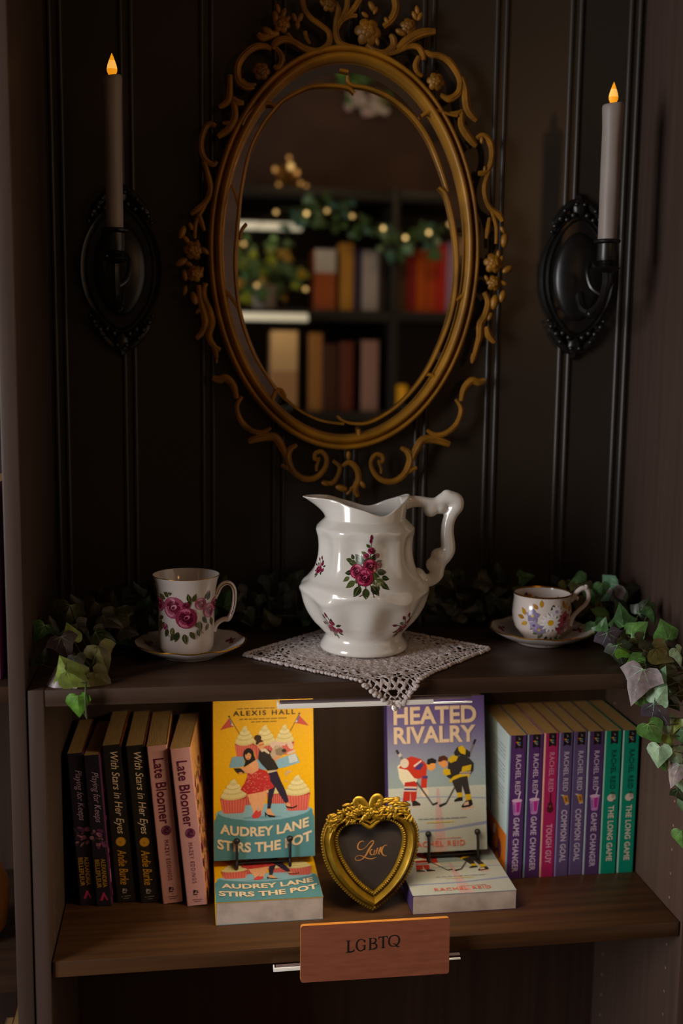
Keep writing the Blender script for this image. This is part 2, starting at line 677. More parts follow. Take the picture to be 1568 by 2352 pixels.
def scroll(mb, pts, w, Y=ORN_Y, ridge=True):
    """carved scroll along traced points; w pixel widths -> radii"""
    P = trace(pts, Y)
    px = 1.0 / 1660
    if not isinstance(w, (list, tuple)):
        w = [w] * len(P)
    w = [q * 1.3 for q in w]
    if len(w) != len(P):
        w = [w[min(int(i * len(w) / len(P)), len(w) - 1)] for i in range(len(P))]
    mb.tube(P, [q * px / 2 for q in w], seg=8, flat=FL, smooth=4)
    if ridge:
        mb.tube([p + Vector((0, -0.55 * q * px / 2, 0)) for p, q in zip(P, w)], [q * px / 5.5 for q in w], seg=6, smooth=4)


def leaf_scroll(mb, pts, w, Y=ORN_Y):
    n = len(pts)
    w *= 1.12
    scroll(mb, pts, [w * (0.45 + 0.75 * sin(pi * (0.15 + 0.75 * i / (n - 1)))) for i in range(n)], Y, True)


def bud(mb, x, y, r, a=0.0, Y=ORN_Y - 0.002, asp=0.55):
    q = 1.15 * r / 1660
    X = Matrix.Rotation(-a, 3, 'Y')
    mb.ball(at(x, y, Y), (q * asp, q * 0.5, q), X=X)


def rosette(x, y, r, name='rosette', Y=ORN_Y - 0.003):
    mb = MB()
    c = at(x, y, Y)
    q = r / 1660
    for ring, (n, d, s, lift) in enumerate(((6, 0.62, 0.46, 0.0), (5, 0.33, 0.30, -0.0035))):
        for k in range(n):
            t = 2 * pi * (k + 0.35 * ring) / n + x
            X = Matrix.Rotation(-t, 3, 'Y') @ Matrix.Rotation(radians(30), 3, 'Z')
            mb.ball(c + Vector((q * d * cos(t), lift, q * d * sin(t))), (q * s, q * 0.15, q * s * 0.86), X=X, u=10, w=7)
    mb.ball(c + Vector((0, -0.0035, 0)), q * 0.2, u=9, w=6)
    obj(name, mb, M['gilt_dim'], mirror)


# crest
mb = MB()
scroll(mb, [(694, -8), (698, 18), (713, 40), (737, 58), (754, 73), (757, 92), (747, 110), (725, 118), (698, 110), (673, 95), (652, 90), (633, 98), (626, 113)],
       [9, 9, 9, 9, 9, 10, 12, 12, 11, 10, 12, 13, 8])
scroll(mb, [(623, 113), (609, 106), (588, 107), (569, 118), (554, 135), (545, 156), (548, 184), (566, 199), (584, 200)], [7, 10, 12, 12, 12, 12, 12, 13, 7])
scroll(mb, [(556, 182), (568, 195), (588, 193)], [5, 9, 4])
scroll(mb, [(633, 110), (646, 128), (645, 146), (636, 156), (629, 151)], [8, 11, 10, 9, 6])
scroll(mb, [(818, 108), (796, 107), (777, 95), (772, 70), (783, 49), (802, 37), (820, 36)], [7, 12, 11, 10, 9, 9, 6])
scroll(mb, [(798, -8), (796, 18), (788, 34), (778, 52)], [9, 9, 8, 6])
scroll(mb, [(828, -6), (814, 18), (799, 34), (784, 46)], [10, 10, 8, 5])
scroll(mb, [(770, 6), (777, 24), (772, 48), (769, 74)], [9, 10, 9, 7])
scroll(mb, [(905, -8), (909, 18), (900, 43), (881, 61)], [12, 13, 13, 9])
scroll(mb, [(842, 102), (860, 118), (884, 122), (903, 107), (903, 89), (895, 80)], [8, 12, 13, 13, 12, 7])
scroll(mb, [(884, 125), (912, 118), (936, 107), (958, 107), (970, 122), (973, 138)], [8, 9, 9, 10, 11, 8])
leaf_scroll(mb, [(912, 113), (936, 92), (955, 80), (976, 74), (999, 72)], 13)
leaf_scroll(mb, [(592, 78), (602, 86), (622, 80), (640, 76)], 10)
scroll(mb, [(660, 76), (672, 92), (690, 102)], [6, 7, 4])
scroll(mb, [(700, 72), (704, 88), (712, 100)], [7, 7, 4])
scroll(mb, [(973, 138), (975, 120), (991, 126), (1010, 128), (1031, 141), (1048, 164), (1057, 185), (1055, 207), (1044, 222), (1029, 227), (1012, 218)],
       [7, 8, 10, 11, 12, 12, 12, 11, 12, 12, 6])
scroll(mb, [(1012, 216), (1028, 224), (1044, 216)], [5, 8, 4])
scroll(mb, [(962, 130), (954, 150), (960, 168), (970, 174)], [8, 10, 9, 6])
for x, y, r, a in ((638, 20, 9, 0.3), (632, 40, 12, 0.2), (651, 30, 10, -0.4), (659, 44, 9, -0.8), (676, 40, 9, 0.4), (690, 40, 9, -0.4), (683, 56, 9, 0),
                   (615, 72, 13, 1.1), (854, 15, 11, 0.6), (862, 24, 8, -0.4), (958, 24, 9, 0.2), (952, 36, 9, 0.5), (964, 38, 9, -0.5), (920, 74, 11, 1.2),
                   (838, 34, 8, 1.0), (866, 95, 8, 0.3), (742, 8, 9, 0.8), (764, 12, 9, -0.5), (888, 48, 8, 0.6)):
    bud(mb, x, y, r, a)
obj('crest_scrollwork', mb, M['gilt_dim'], mirror)
# left flank
mb = MB()
leaf_scroll(mb, [(528, 172), (527, 205), (525, 228), (514, 240), (503, 246)], 9)
leaf_scroll(mb, [(534, 225), (544, 234), (560, 237)], 9)
leaf_scroll(mb, [(535, 233), (539, 255), (537, 276), (524, 297), (510, 307), (500, 314)], 10)
leaf_scroll(mb, [(532, 280), (522, 283), (511, 282)], 6)
scroll(mb, [(495, 290), (485, 284), (474, 290), (465, 310), (461, 335), (465, 355), (472, 367), (481, 374), (490, 378), (498, 371)], [7, 9, 10, 10, 10, 10, 10, 9, 9, 6])
scroll(mb, [(468, 372), (477, 400), (483, 430), (479, 452), (468, 468), (452, 482), (438, 492)], [8, 9, 10, 10, 10, 11, 7])
scroll(mb, [(479, 445), (466, 478), (453, 502), (448, 522), (447, 548)], [7, 8, 7, 7, 5])
leaf_scroll(mb, [(456, 492), (462, 510), (469, 530)], 7)
leaf_scroll(mb, [(456, 655), (460, 690), (469, 725), (471, 745), (462, 765), (450, 777)], 10)
leaf_scroll(mb, [(471, 650), (467, 680), (480, 713), (486, 740), (479, 772), (492, 796), (506, 804)], 10)
leaf_scroll(mb, [(484, 786), (494, 805), (497, 824)], 8)
leaf_scroll(mb, [(465, 715), (456, 713), (450, 719)], 6)
for x, y, r, a in ((418, 533, 13, -0.4), (427, 550, 9, 0.7), (470, 576, 10, 0.9), (416, 602, 13, -1.1), (432, 606, 9, 1.2), (453, 560, 8, 0), (438, 562, 8, 0.5),
                   (424, 632, 11, 0.2), (424, 667, 10, -0.2), (445, 685, 13, 0.3), (461, 622, 9, -0.6), (470, 657, 8, -0.8), (438, 520, 8, 0.4), (497, 829, 5, 0)):
    bud(mb, x, y, r, a)
obj('side_scrollwork', mb, M['gilt_dim'], mirror)
# right flank
mb = MB()
leaf_scroll(mb, [(1059, 177), (1068, 202), (1070, 230), (1074, 252), (1085, 267), (1094, 277)], 11)
leaf_scroll(mb, [(1032, 261), (1047, 262), (1062, 254)], 8)
leaf_scroll(mb, [(1060, 258), (1060, 286), (1070, 306), (1085, 326), (1094, 335)], 11)
scroll(mb, [(1094, 318), (1109, 311), (1125, 326), (1130, 351), (1126, 379), (1115, 396), (1098, 398)], [7, 10, 12, 11, 10, 11, 8])
bud(mb, 1106, 322, 7)
bud(mb, 1113, 388, 6)
scroll(mb, [(1123, 394), (1113, 426), (1115, 454), (1126, 478), (1146, 494), (1154, 508)], [8, 9, 9, 10, 12, 7])
scroll(mb, [(1126, 478), (1134, 500), (1140, 525), (1139, 560)], [6, 7, 7, 6])
leaf_scroll(mb, [(1112, 671), (1121, 694), (1114, 726), (1103, 744), (1101, 773), (1096, 792), (1086, 828)], 10)
leaf_scroll(mb, [(1117, 750), (1122, 769), (1136, 786)], 11)
leaf_scroll(mb, [(1086, 812), (1085, 824), (1084, 834)], 6)
leaf_scroll(mb, [(1124, 500), (1120, 530), (1117, 548)], 7)
for x, y, r, a in ((1135, 694, 15, -0.15), (1153, 681, 13, -0.3), (1125, 727, 9, -0.4), (1165, 619, 12, -1.0), (1158, 552, 14, -0.1), (1144, 583, 8, 0),
                   (1156, 650, 9, 1.2), (1122, 618, 7, 0.5), (1150, 596, 8, -0.4), (1118, 640, 8, 0.6), (1154, 528, 8, 0.6)):
    bud(mb, x, y, r, a)
obj('side_scrollwork', mb, M['gilt_dim'], mirror)
# foot of the frame
mb = MB()
for f in (lambda x, y: (x, y), lambda x, y: (2 * 801 - x - (y - 1000) * 0.0, y + 6)):
    g = lambda pts: [f(x, y) for x, y in pts]
    leaf_scroll(mb, g([(488, 868), (503, 872), (519, 869), (536, 887), (543, 915)]), 11)
    scroll(mb, g([(556, 911), (543, 934), (553, 967), (578, 989), (602, 993), (622, 982)]), [5, 9, 10, 10, 9, 6])
    leaf_scroll(mb, g([(570, 1014), (602, 1004), (631, 1005), (647, 1028), (656, 1050)]), 12)
    scroll(mb, g([(682, 1022), (666, 1032), (660, 1052), (672, 1081), (696, 1099), (725, 1097), (745, 1077), (750, 1054), (739, 1038), (724, 1042), (724, 1055), (735, 1053)]),
           [6, 12, 14, 12, 11, 10, 9, 8, 8, 8, 7, 6])
    scroll(mb, g([(727, 1082), (727, 1070), (733, 1056)]), [4, 6, 4])
    leaf_scroll(mb, g([(645, 1068), (660, 1075), (676, 1086)]), 7)
scroll(mb, [(740, 1107), (762, 1110), (775, 1094), (780, 1073), (764, 1058)], [7, 9, 8, 8, 6])
scroll(mb, [(786, 1071), (802, 1062), (819, 1077), (823, 1101), (815, 1122), (822, 1140)], [6, 10, 11, 11, 12, 7])
scroll(mb, [(796, 1136), (806, 1124), (815, 1116)], [5, 8, 6])
for x, y, r, a in ((784, 1121, 13, 1.3), (833, 1113, 9, 0.6), (746, 1111, 8, 1.2), (800, 1046, 9, 0.0)):
    bud(mb, x, y, r, a)
obj('base_scrollwork', mb, M['gilt_dim'], mirror)
for x, y, r in ((845, 72, 29), (756, 8, 17), (647, 54, 19), (938, 60, 18), (600, 163, 19), (1001, 187, 20), (444, 574, 22), (447, 628, 19), (1134, 604, 23), (1135, 650, 18)):
    rosette(x, y, r)
# gilded vine wire over the bevel
mb = MB()
VY = 0.2635
V = lambda pts, w: mb.tube(trace(pts, VY), [q / 1660 / 2 for q in (w if isinstance(w, list) else [w] * len(pts))], seg=6, smooth=5)
V([(814, 214), (800, 201), (765, 196), (720, 197), (690, 207), (652, 228), (628, 252), (600, 290), (572, 350), (555, 430), (547, 500), (540, 600), (545, 680), (556, 740),
   (582, 812), (618, 872), (640, 902)], [5, 8, 8, 8, 8, 7, 7, 7, 7, 8, 10, 11, 10, 9, 8, 8, 6])
V([(798, 174), (800, 188), (812, 196), (850, 203), (900, 226), (950, 270), (985, 322), (1010, 382), (1028, 440)], [7, 7, 7, 8, 9, 10, 10, 9, 6])
V([(1008, 430), (1024, 448), (1038, 500), (1047, 560), (1049, 610), (1044, 680), (1030, 740), (1002, 810), (975, 860), (940, 905), (900, 942), (850, 970), (812, 973), (787, 966), (775, 956)],
  [7, 10, 11, 11, 10, 10, 9, 9, 8, 8, 7, 7, 7, 6, 6])
V([(640, 902), (660, 922), (700, 950), (745, 968), (790, 974)], 6)
for pts, w in (([(532, 424), (540, 446), (547, 474)], 6), ([(566, 514), (556, 526), (550, 548)], 8), ([(519, 668), (533, 688), (549, 712)], 7),
               ([(1074, 656), (1066, 674), (1047, 690)], 8), ([(632, 244), (620, 237), (596, 241), (570, 262), (556, 288)], 8),
               ([(968, 266), (985, 256), (1004, 254), (1030, 262), (1050, 266)], 7), ([(823, 986), (825, 1004)], 9), ([(655, 912), (646, 896), (632, 900), (624, 926)], 9),
               ([(980, 860), (996, 864), (1000, 884)], 8), ([(780, 160), (800, 164)], 7)):
    V(pts, w)
obj('vine_overlay', mb, M['gilt'], mirror)


# ================================================================ sconces and candles
def sconce(x, z, label):
    t = thing('wall_sconce', label, 'sconce', (x, WALL_Y, z), group='wall sconces')
    W, H, y1 = 0.0535, 0.082, 0.0
    mb = MB()
    n = 64

    def oval(W_, H_, tip):
        return [(W_ * cos(2 * pi * k / n) * (1 - 0.12 * abs(sin(2 * pi * k / n)) ** 3), H_ * sin(2 * pi * k / n) * (1 + tip * abs(sin(2 * pi * k / n)) ** 8)) for k in range(n)]
    steps = [(1.0, 0.0), (1.0, -0.006), (0.95, -0.0095), (0.90, -0.0075), (0.84, -0.0075), (0.80, -0.011), (0.76, -0.0085)]
    steps += [(0.72 * cos(pi / 2 * q / 6), -0.0085 - 0.013 * sin(pi / 2 * q / 6)) for q in range(7)]
    for s, y in steps:
        for (a, b) in oval(W * max(s, 0.001) if s > 0.72 else W * s * 0.9 + 1e-5, H * (0.5 + 0.5 * s if s > 0.72 else 0.86 * s / 0.72 * 0.86 + 1e-5), 0.05 if s > 0.72 else 0):
            mb.v.append((a, y - 0.001, b))
    for i in range(len(steps) - 1):
        for k in range(n):
            a, b = i * n + k, i * n + (k + 1) % n
            mb.f.append([a, a + n, b + n, b])
            mb.m.append(0)
            mb.c.append(None)
    obj('backplate', mb, M['black_iron'], t, local=True)
    for s in (1, -1):
        mb = MB()
        mb.ball((0, -0.007, s * 0.094), (0.010, 0.006, 0.015))
        for q in (1, -1):
            mb.tube([(0, -0.006, s * 0.105), (q * 0.014, -0.006, s * 0.098), (q * 0.026, -0.006, s * 0.084), (q * 0.034, -0.006, s * 0.072), (q * 0.028, -0.008, s * 0.066)],
                    [0.003, 0.005, 0.0055, 0.005, 0.003], smooth=4)
            for bx, bz, r in ((0.010, 0.083, 0.0045), (0.019, 0.077, 0.0042), (0.028, 0.078, 0.0045), (0.036, 0.068, 0.004), (0.006, 0.098, 0.0035), (0.022, 0.089, 0.0035), (0.040, 0.060, 0.003)):
                mb.ball((q * bx, -0.011, s * bz), r, u=8, w=5)
        mb.tube([(0, -0.004, s * 0.10), (0, -0.004, s * 0.108), (0, -0.003, s * 0.114)], [0.008, 0.006, 0.002])
        obj('scroll_finial', mb, M['black_iron'], t, local=True)
    mb = MB()
    mb.tube([(0, -0.018, -0.024), (0, -0.034, -0.044), (0, -0.065, -0.052), (0, -0.098, -0.040), (0, -0.112, -0.018), (0, -0.112, -0.002)],
            [0.006, 0.0062, 0.006, 0.0055, 0.005, 0.005], smooth=6)
    for q in (1, -1):
        mb.tube([(0, -0.10, -0.030), (q * 0.012, -0.094, -0.020), (q * 0.016, -0.088, 0.000), (q * 0.010, -0.083, 0.012), (q * 0.004, -0.086, 0.006)],
                [0.003, 0.0035, 0.003, 0.0026, 0.002], smooth=5)
    mb.ball((0, -0.066, -0.053), (0.008, 0.008, 0.007))
    arm = obj("arm", mb, M["black_iron"], t, local=True)
    mb = MB()
    mb.lathe([(0.001, -0.004), (0.006, -0.003), (0.010, -0.001), (0.0165, 0.001), (0.018, 0.003), (0.0165, 0.004), (0.010, 0.003), (0.008, 0.006), (0.010, 0.008), (0.0085, 0.010),
              (0.0115, 0.012), (0.0125, 0.016), (0.0125, 0.033), (0.0165, 0.035), (0.0172, 0.037), (0.0165, 0.0385), (0.0125, 0.038), (0.0112, 0.030), (0.001, 0.029)], 0, -0.112, 0.0, seg=28)
    obj("candle_cup", mb, M["black_iron"], arm, local=True)
    return t


def candle(x, y, z0, z1, ztip, r, label, lean=0.0):
    t = thing('candle', label, 'candle', (x, y, z0), (0, lean, 0), group='taper candles')
    random.seed(int(x * 1000))
    H = z1 - z0
    mb = MB()
    p = [(0.0005, 0.0), (r * 0.93, 0.0), (r * 0.95, 0.01)]
    p += [(r * (0.955 + 0.03 * q / 10 + 0.008 * sin(q * 2.1)), 0.01 + (H - 0.04) * q / 10) for q in range(1, 11)]
    p += [(r * 1.03, H - 0.02), (r * 1.06, H - 0.012), (r * 1.08, H - 0.006), (r * 1.04, H - 0.0015), (r * 0.9, H), (r * 0.6, H - 0.0015), (r * 0.2, H - 0.002), (0.0005, H - 0.002)]
    mb.lathe(p, seg=32, fn=lambda t_, r_, z_: (r_ * (1 + 0.012 * sin(3 * t_ + z_ * 60)), z_ + (0.002 * sin(t_ + 1) if z_ > H - 0.004 else 0)))
    obj('wax_body', mb, M['wax'], t, local=True)
    hf = ztip - z1
    prof = [(0.05, 0.0), (0.62, 0.1), (0.95, 0.26), (1.0, 0.36), (0.86, 0.52), (0.58, 0.7), (0.3, 0.86), (0.1, 0.96), (0.02, 1.0)]
    mb = MB()
    mb.lathe([(0.0062 * a, H - 0.003 + (hf + 0.003) * b) for a, b in prof], seg=20, fn=lambda t_, r_, z_: (r_ * (1 if abs(sin(t_)) < 2 else 1), z_))
    fm = MB()
    for v in mb.v:
        fm.v.append((v[0], v[1] * 0.7, v[2]))
    fm.f, fm.c = mb.f, mb.c
    zc = [sum(fm.v[i][2] for i in f) / len(f) for f in fm.f]
    fm.m = [1 if H + hf * 0.34 < z < H + hf * 0.68 else 0 for z in zc]
    obj('flame_tip', fm, [M['flame'], M['flame_core']], t, local=True)
    return t


CY = WALL_Y - 0.112
SL = at(263, 622, CY)
SR = at(1388, 652, CY)
pl, pr = at(283, 622, WALL_Y - 0.008), at(1314, 640, WALL_Y - 0.008)
sconce(SL.x + 0.001, pl.z + 0.002, 'black iron oval sconce on the dark wall left of the mirror')
sconce(SR.x + 0.001, pr.z + 0.002, 'black iron oval sconce on the wall right of the mirror')
zl, zr = at(263, 549, CY), at(1388, 601, CY)
candle(SL.x + 0.001, CY, pl.z + 0.002 + 0.030, at(264, 174, CY).z, at(264, 122, CY).z, at(285, 360, CY).x - at(264, 360, CY).x,
       'white taper candle in the left sconce, dimmer of the two', lean=-0.002)
candle(SR.x + 0.001, CY, pr.z + 0.002 + 0.030, at(1405, 237, CY).z, at(1409, 188, CY).z, at(1420, 420, CY).x - at(1398.5, 420, CY).x,
       'white taper candle in the right sconce, brighter of the two', lean=0.0)
# ================================================================ floral china
def rose(mb, fn, cx, cy, r, h, cols, seed=0):
    rnd = random.Random(seed)
    dark, mid, light = (lin(c) for c in cols)
    mb.blob(ell(cx, cy, r, r * 0.95, 14), fn, mid, h)
    for k in range(5):
        t = 2 * pi * k / 5 + rnd.random()
        px, py = cx + 0.5 * r * cos(t), cy + 0.5 * r * sin(t)
        mb.blob(ell(px, py, r * 0.52, r * 0.36, 10, t + pi / 2), fn, light if k % 2 else mid, h + 3e-5 * (k + 1))
        mb.blob(ell(px - 0.12 * r * cos(t), py - 0.12 * r * sin(t), r * 0.42, r * 0.26, 10, t + pi / 2), fn, mid if k % 2 else dark, h + 3e-5 * (k + 1) + 1.5e-5)
    mb.blob(ell(cx, cy, r * 0.42, r * 0.38, 12), fn, dark, h + 2.2e-4)
    mb.blob(ell(cx + 0.06 * r, cy + 0.06 * r, r * 0.3, r * 0.2, 10, 0.5), fn, light, h + 2.4e-4)
    mb.blob(ell(cx, cy, r * 0.18, r * 0.14, 8, 0.5), fn, dark, h + 2.6e-4)


def dleaf(mb, fn, x, y, l, a, h, col, w=0.42, vein=None):
    pts = []
    for s in (1, -1):
        for q in range(7):
            t = q / 6 if s == 1 else 1 - q / 6
            d = s * w * l * 0.5 * sin(pi * t ** 0.8)
            pts.append((x + l * t * cos(a) - d * sin(a), y + l * t * sin(a) + d * cos(a)))
    del pts[7]
    pts.pop()
    mb.blob(pts, fn, lin(col), h)
    if vein:
        ribbon(mb, [(x, y), (x + l * 0.9 * cos(a), y + l * 0.9 * sin(a))], l * 0.05, fn, lin(vein), h + 2e-5, smooth=1)


# ---- jug
JX, JY, JZ = 0.3775, 0.130, 0.0055
jug = thing('jug', 'large white porcelain jug with red roses standing on the crochet doily', 'jug', (JX, JY, JZ), group=None)
JP = [(0.0535, 0.000), (0.0550, 0.002), (0.0545, 0.006), (0.0500, 0.014), (0.0488, 0.019), (0.0530, 0.025), (0.0620, 0.036), (0.0700, 0.049), (0.0762, 0.062), (0.0800, 0.074),
      (0.0808, 0.080), (0.0785, 0.085), (0.0720, 0.091), (0.0660, 0.099), (0.0610, 0.110), (0.0580, 0.122), (0.0575, 0.133), (0.0590, 0.143), (0.0610, 0.150), (0.0600, 0.1555),
      (0.0555, 0.1610), (0.0505, 0.1660)]
ang = lambda t, c: abs((t - c + pi) % (2 * pi) - pi)


def rim(t):
    """radius and height of the lip at angle t (0 = handle side, pi = spout)"""
    s, hd, fr, bk = ang(t, pi), ang(t, 0.0), ang(t, -pi / 2 + 0.30), ang(t, pi / 2 - 0.25)
    r = 0.0500 + 0.0290 * math.exp(-(s / 0.36) ** 2) + 0.006 * math.exp(-(hd / 0.5) ** 2)
    z = 0.1840 + 0.0100 * math.exp(-(s / 0.62) ** 2) + 0.0085 * math.exp(-(hd / 0.75) ** 2) - 0.0135 * math.exp(-(fr / 0.42) ** 2) - 0.012 * math.exp(-(bk / 0.42) ** 2)
    z += 0.0016 * cos(5 * t)
    return r, z


def jug_pt(t, z, off=0.0):
    """point of the outer surface at angle t, height z"""
    if z >= JP[-1][1]:
        r0, z0 = JP[-1]
        r1, z1 = rim(t)
        q = min(max((z - z0) / (z1 - z0), 0), 1)
        r = r0 + (r1 - r0) * (q ** 1.6)
    else:
        for i in range(len(JP) - 1):
            if JP[i][1] <= z <= JP[i + 1][1]:
                q = (z - JP[i][1]) / (JP[i + 1][1] - JP[i][1])
                # smooth through neighbours
                a, b, c, d = JP[max(i - 1, 0)][0], JP[i][0], JP[i + 1][0], JP[min(i + 2, len(JP) - 1)][0]
                r = 0.5 * (2 * b + (c - a) * q + (2 * a - 5 * b + 4 * c - d) * q * q + (3 * b - a - 3 * c + d) * q ** 3)
                break
        else:
            r = JP[0][0]
    w = cos(9 * (t + 0.22))
    lobes = 0.0
    if 0.02 < z < 0.078:
        lobes = 0.0030 * w * sin(pi * (z - 0.02) / 0.058)
    elif 0.095 < z < 0.158:
        lobes = 0.0022 * w * sin(pi * (z - 0.095) / 0.063)
    # moulded scroll swags at the shoulder
    sw = math.exp(-((z - 0.074 - 0.0065 * cos(5 * (t + 0.5))) / 0.0055) ** 2) * 0.0020 * (0.45 + 0.55 * sin(5 * t + 1.1) ** 2)
    sw += math.exp(-((z - 0.154 + 0.0015 * cos(12 * t)) / 0.0024) ** 2) * 0.0010
    sw -= math.exp(-((z - 0.083 - 0.004 * cos(5 * (t + 0.5))) / 0.004) ** 2) * 0.0026 * (0.5 + 0.5 * cos(10 * t))
    r += lobes + sw + off
    return Vector((r * cos(t), r * sin(t), z))


mb = MB()
NS, NT = 144, 110
zs = [0.1660 * i / 88 for i in range(89)]
for z in zs:
    for k in range(NS):
        mb.v.append(jug_pt(2 * pi * k / NS, z))
NU = 16
for i in range(1, NU + 1):
    for k in range(NS):
        t = 2 * pi * k / NS
        r1, z1 = rim(t)
        q = i / NU
        z = JP[-1][1] + (z1 - JP[-1][1]) * q
        mb.v.append(jug_pt(t, z))
# lip and inside
for off, dz in ((-0.0006, 0.0010), (-0.0020, 0.0012), (-0.0032, 0.0002)):
    for k in range(NS):
        t = 2 * pi * k / NS
        r1, z1 = rim(t)
        p = jug_pt(t, z1, off)
        mb.v.append(Vector((p.x, p.y, z1 + dz)))
for i in range(NU - 1, -1, -3):
    for k in range(NS):
        t = 2 * pi * k / NS
        r1, z1 = rim(t)
        mb.v.append(jug_pt(t, JP[-1][1] + (z1 - JP[-1][1]) * i / NU, -0.0035))
for z in (0.155, 0.145, 0.13, 0.115, 0.10):
    for k in range(NS):
        mb.v.append(jug_pt(2 * pi * k / NS, z, -0.004))
rows = len(mb.v) // NS
for i in range(rows - 1):
    for k in range(NS):
        a, b = i * NS + k, i * NS + (k + 1) % NS
        mb.f.append([a, b, b + NS, a + NS])
mb.f.append([(rows - 1) * NS + k for k in range(NS)])
mb.f.append([k for k in reversed(range(NS))])
mb.m = [0] * len(mb.f)
mb.c = [None] * len(mb.f)
obj('body', mb, M['porcelain'], jug, local=True, sharp=80)
# crabstock handle
J = lambda pts: [Vector((at(x, y, JY).x - JX, 0, at(x, y, JY).z - JZ)) for x, y in pts]
zj = lambda X, Y: (660 + X / 3.409, 1100 + Y / 3.409)
mb = MB()
mb.tube(J([zj(880, 195), zj(960, 178), zj(1040, 178), zj(1110, 192), zj(1170, 190), zj(1210, 165), zj(1260, 150), zj(1315, 170), zj(1318, 215), zj(1285, 270), zj(1258, 340), zj(1250, 420),
            zj(1255, 500), zj(1256, 560), zj(1232, 610), zj(1195, 650), zj(1178, 700), zj(1165, 750), zj(1120, 790), zj(1060, 795), zj(1000, 775), zj(960, 760)]),
        [0.011, 0.0082, 0.0072, 0.0078, 0.0076, 0.0086, 0.0098, 0.0104, 0.0098, 0.0086, 0.0082, 0.0086, 0.0094, 0.0094, 0.0086, 0.0086, 0.0086, 0.0090, 0.0084, 0.0090, 0.0108, 0.011], seg=14, smooth=4)
for X, Y, r in ((1120, 240, 0.0098), (1195, 225, 0.0085), (1250, 135, 0.0088), (1335, 175, 0.0072), (1332, 225, 0.0075), (1300, 160, 0.0076), (1180, 600, 0.0100), (1140, 670, 0.0098), (1190, 640, 0.0095), (1015, 760, 0.0110)):
    mb.ball(J([zj(X, Y)])[0], r, u=14, w=9)
hd = obj('handle', mb, M['porcelain'], jug, local=True)
rm = hd.modifiers.new('join', 'REMESH')
rm.mode = 'VOXEL'
rm.voxel_size = 0.0016
rm.use_smooth_shade = True
sm = hd.modifiers.new('soften', 'SMOOTH')
sm.factor = 0.6
sm.iterations = 7
# rose transfers
RED = ('4a0a1e', '8e1c3e', 'c65a78')
ROSE_UV = dict(l=[(-0.050, 0.030, 2.5), (-0.040, -0.010, 3.4)])


def jug_fn(t0, z0, s=1.0):
    def fn(x, y, h):
        z = z0 + y * s
        r = jug_pt(t0, z0).xy.length
        return jug_pt(t0 + x * s / r, z, 0.00025 + h)
    return fn


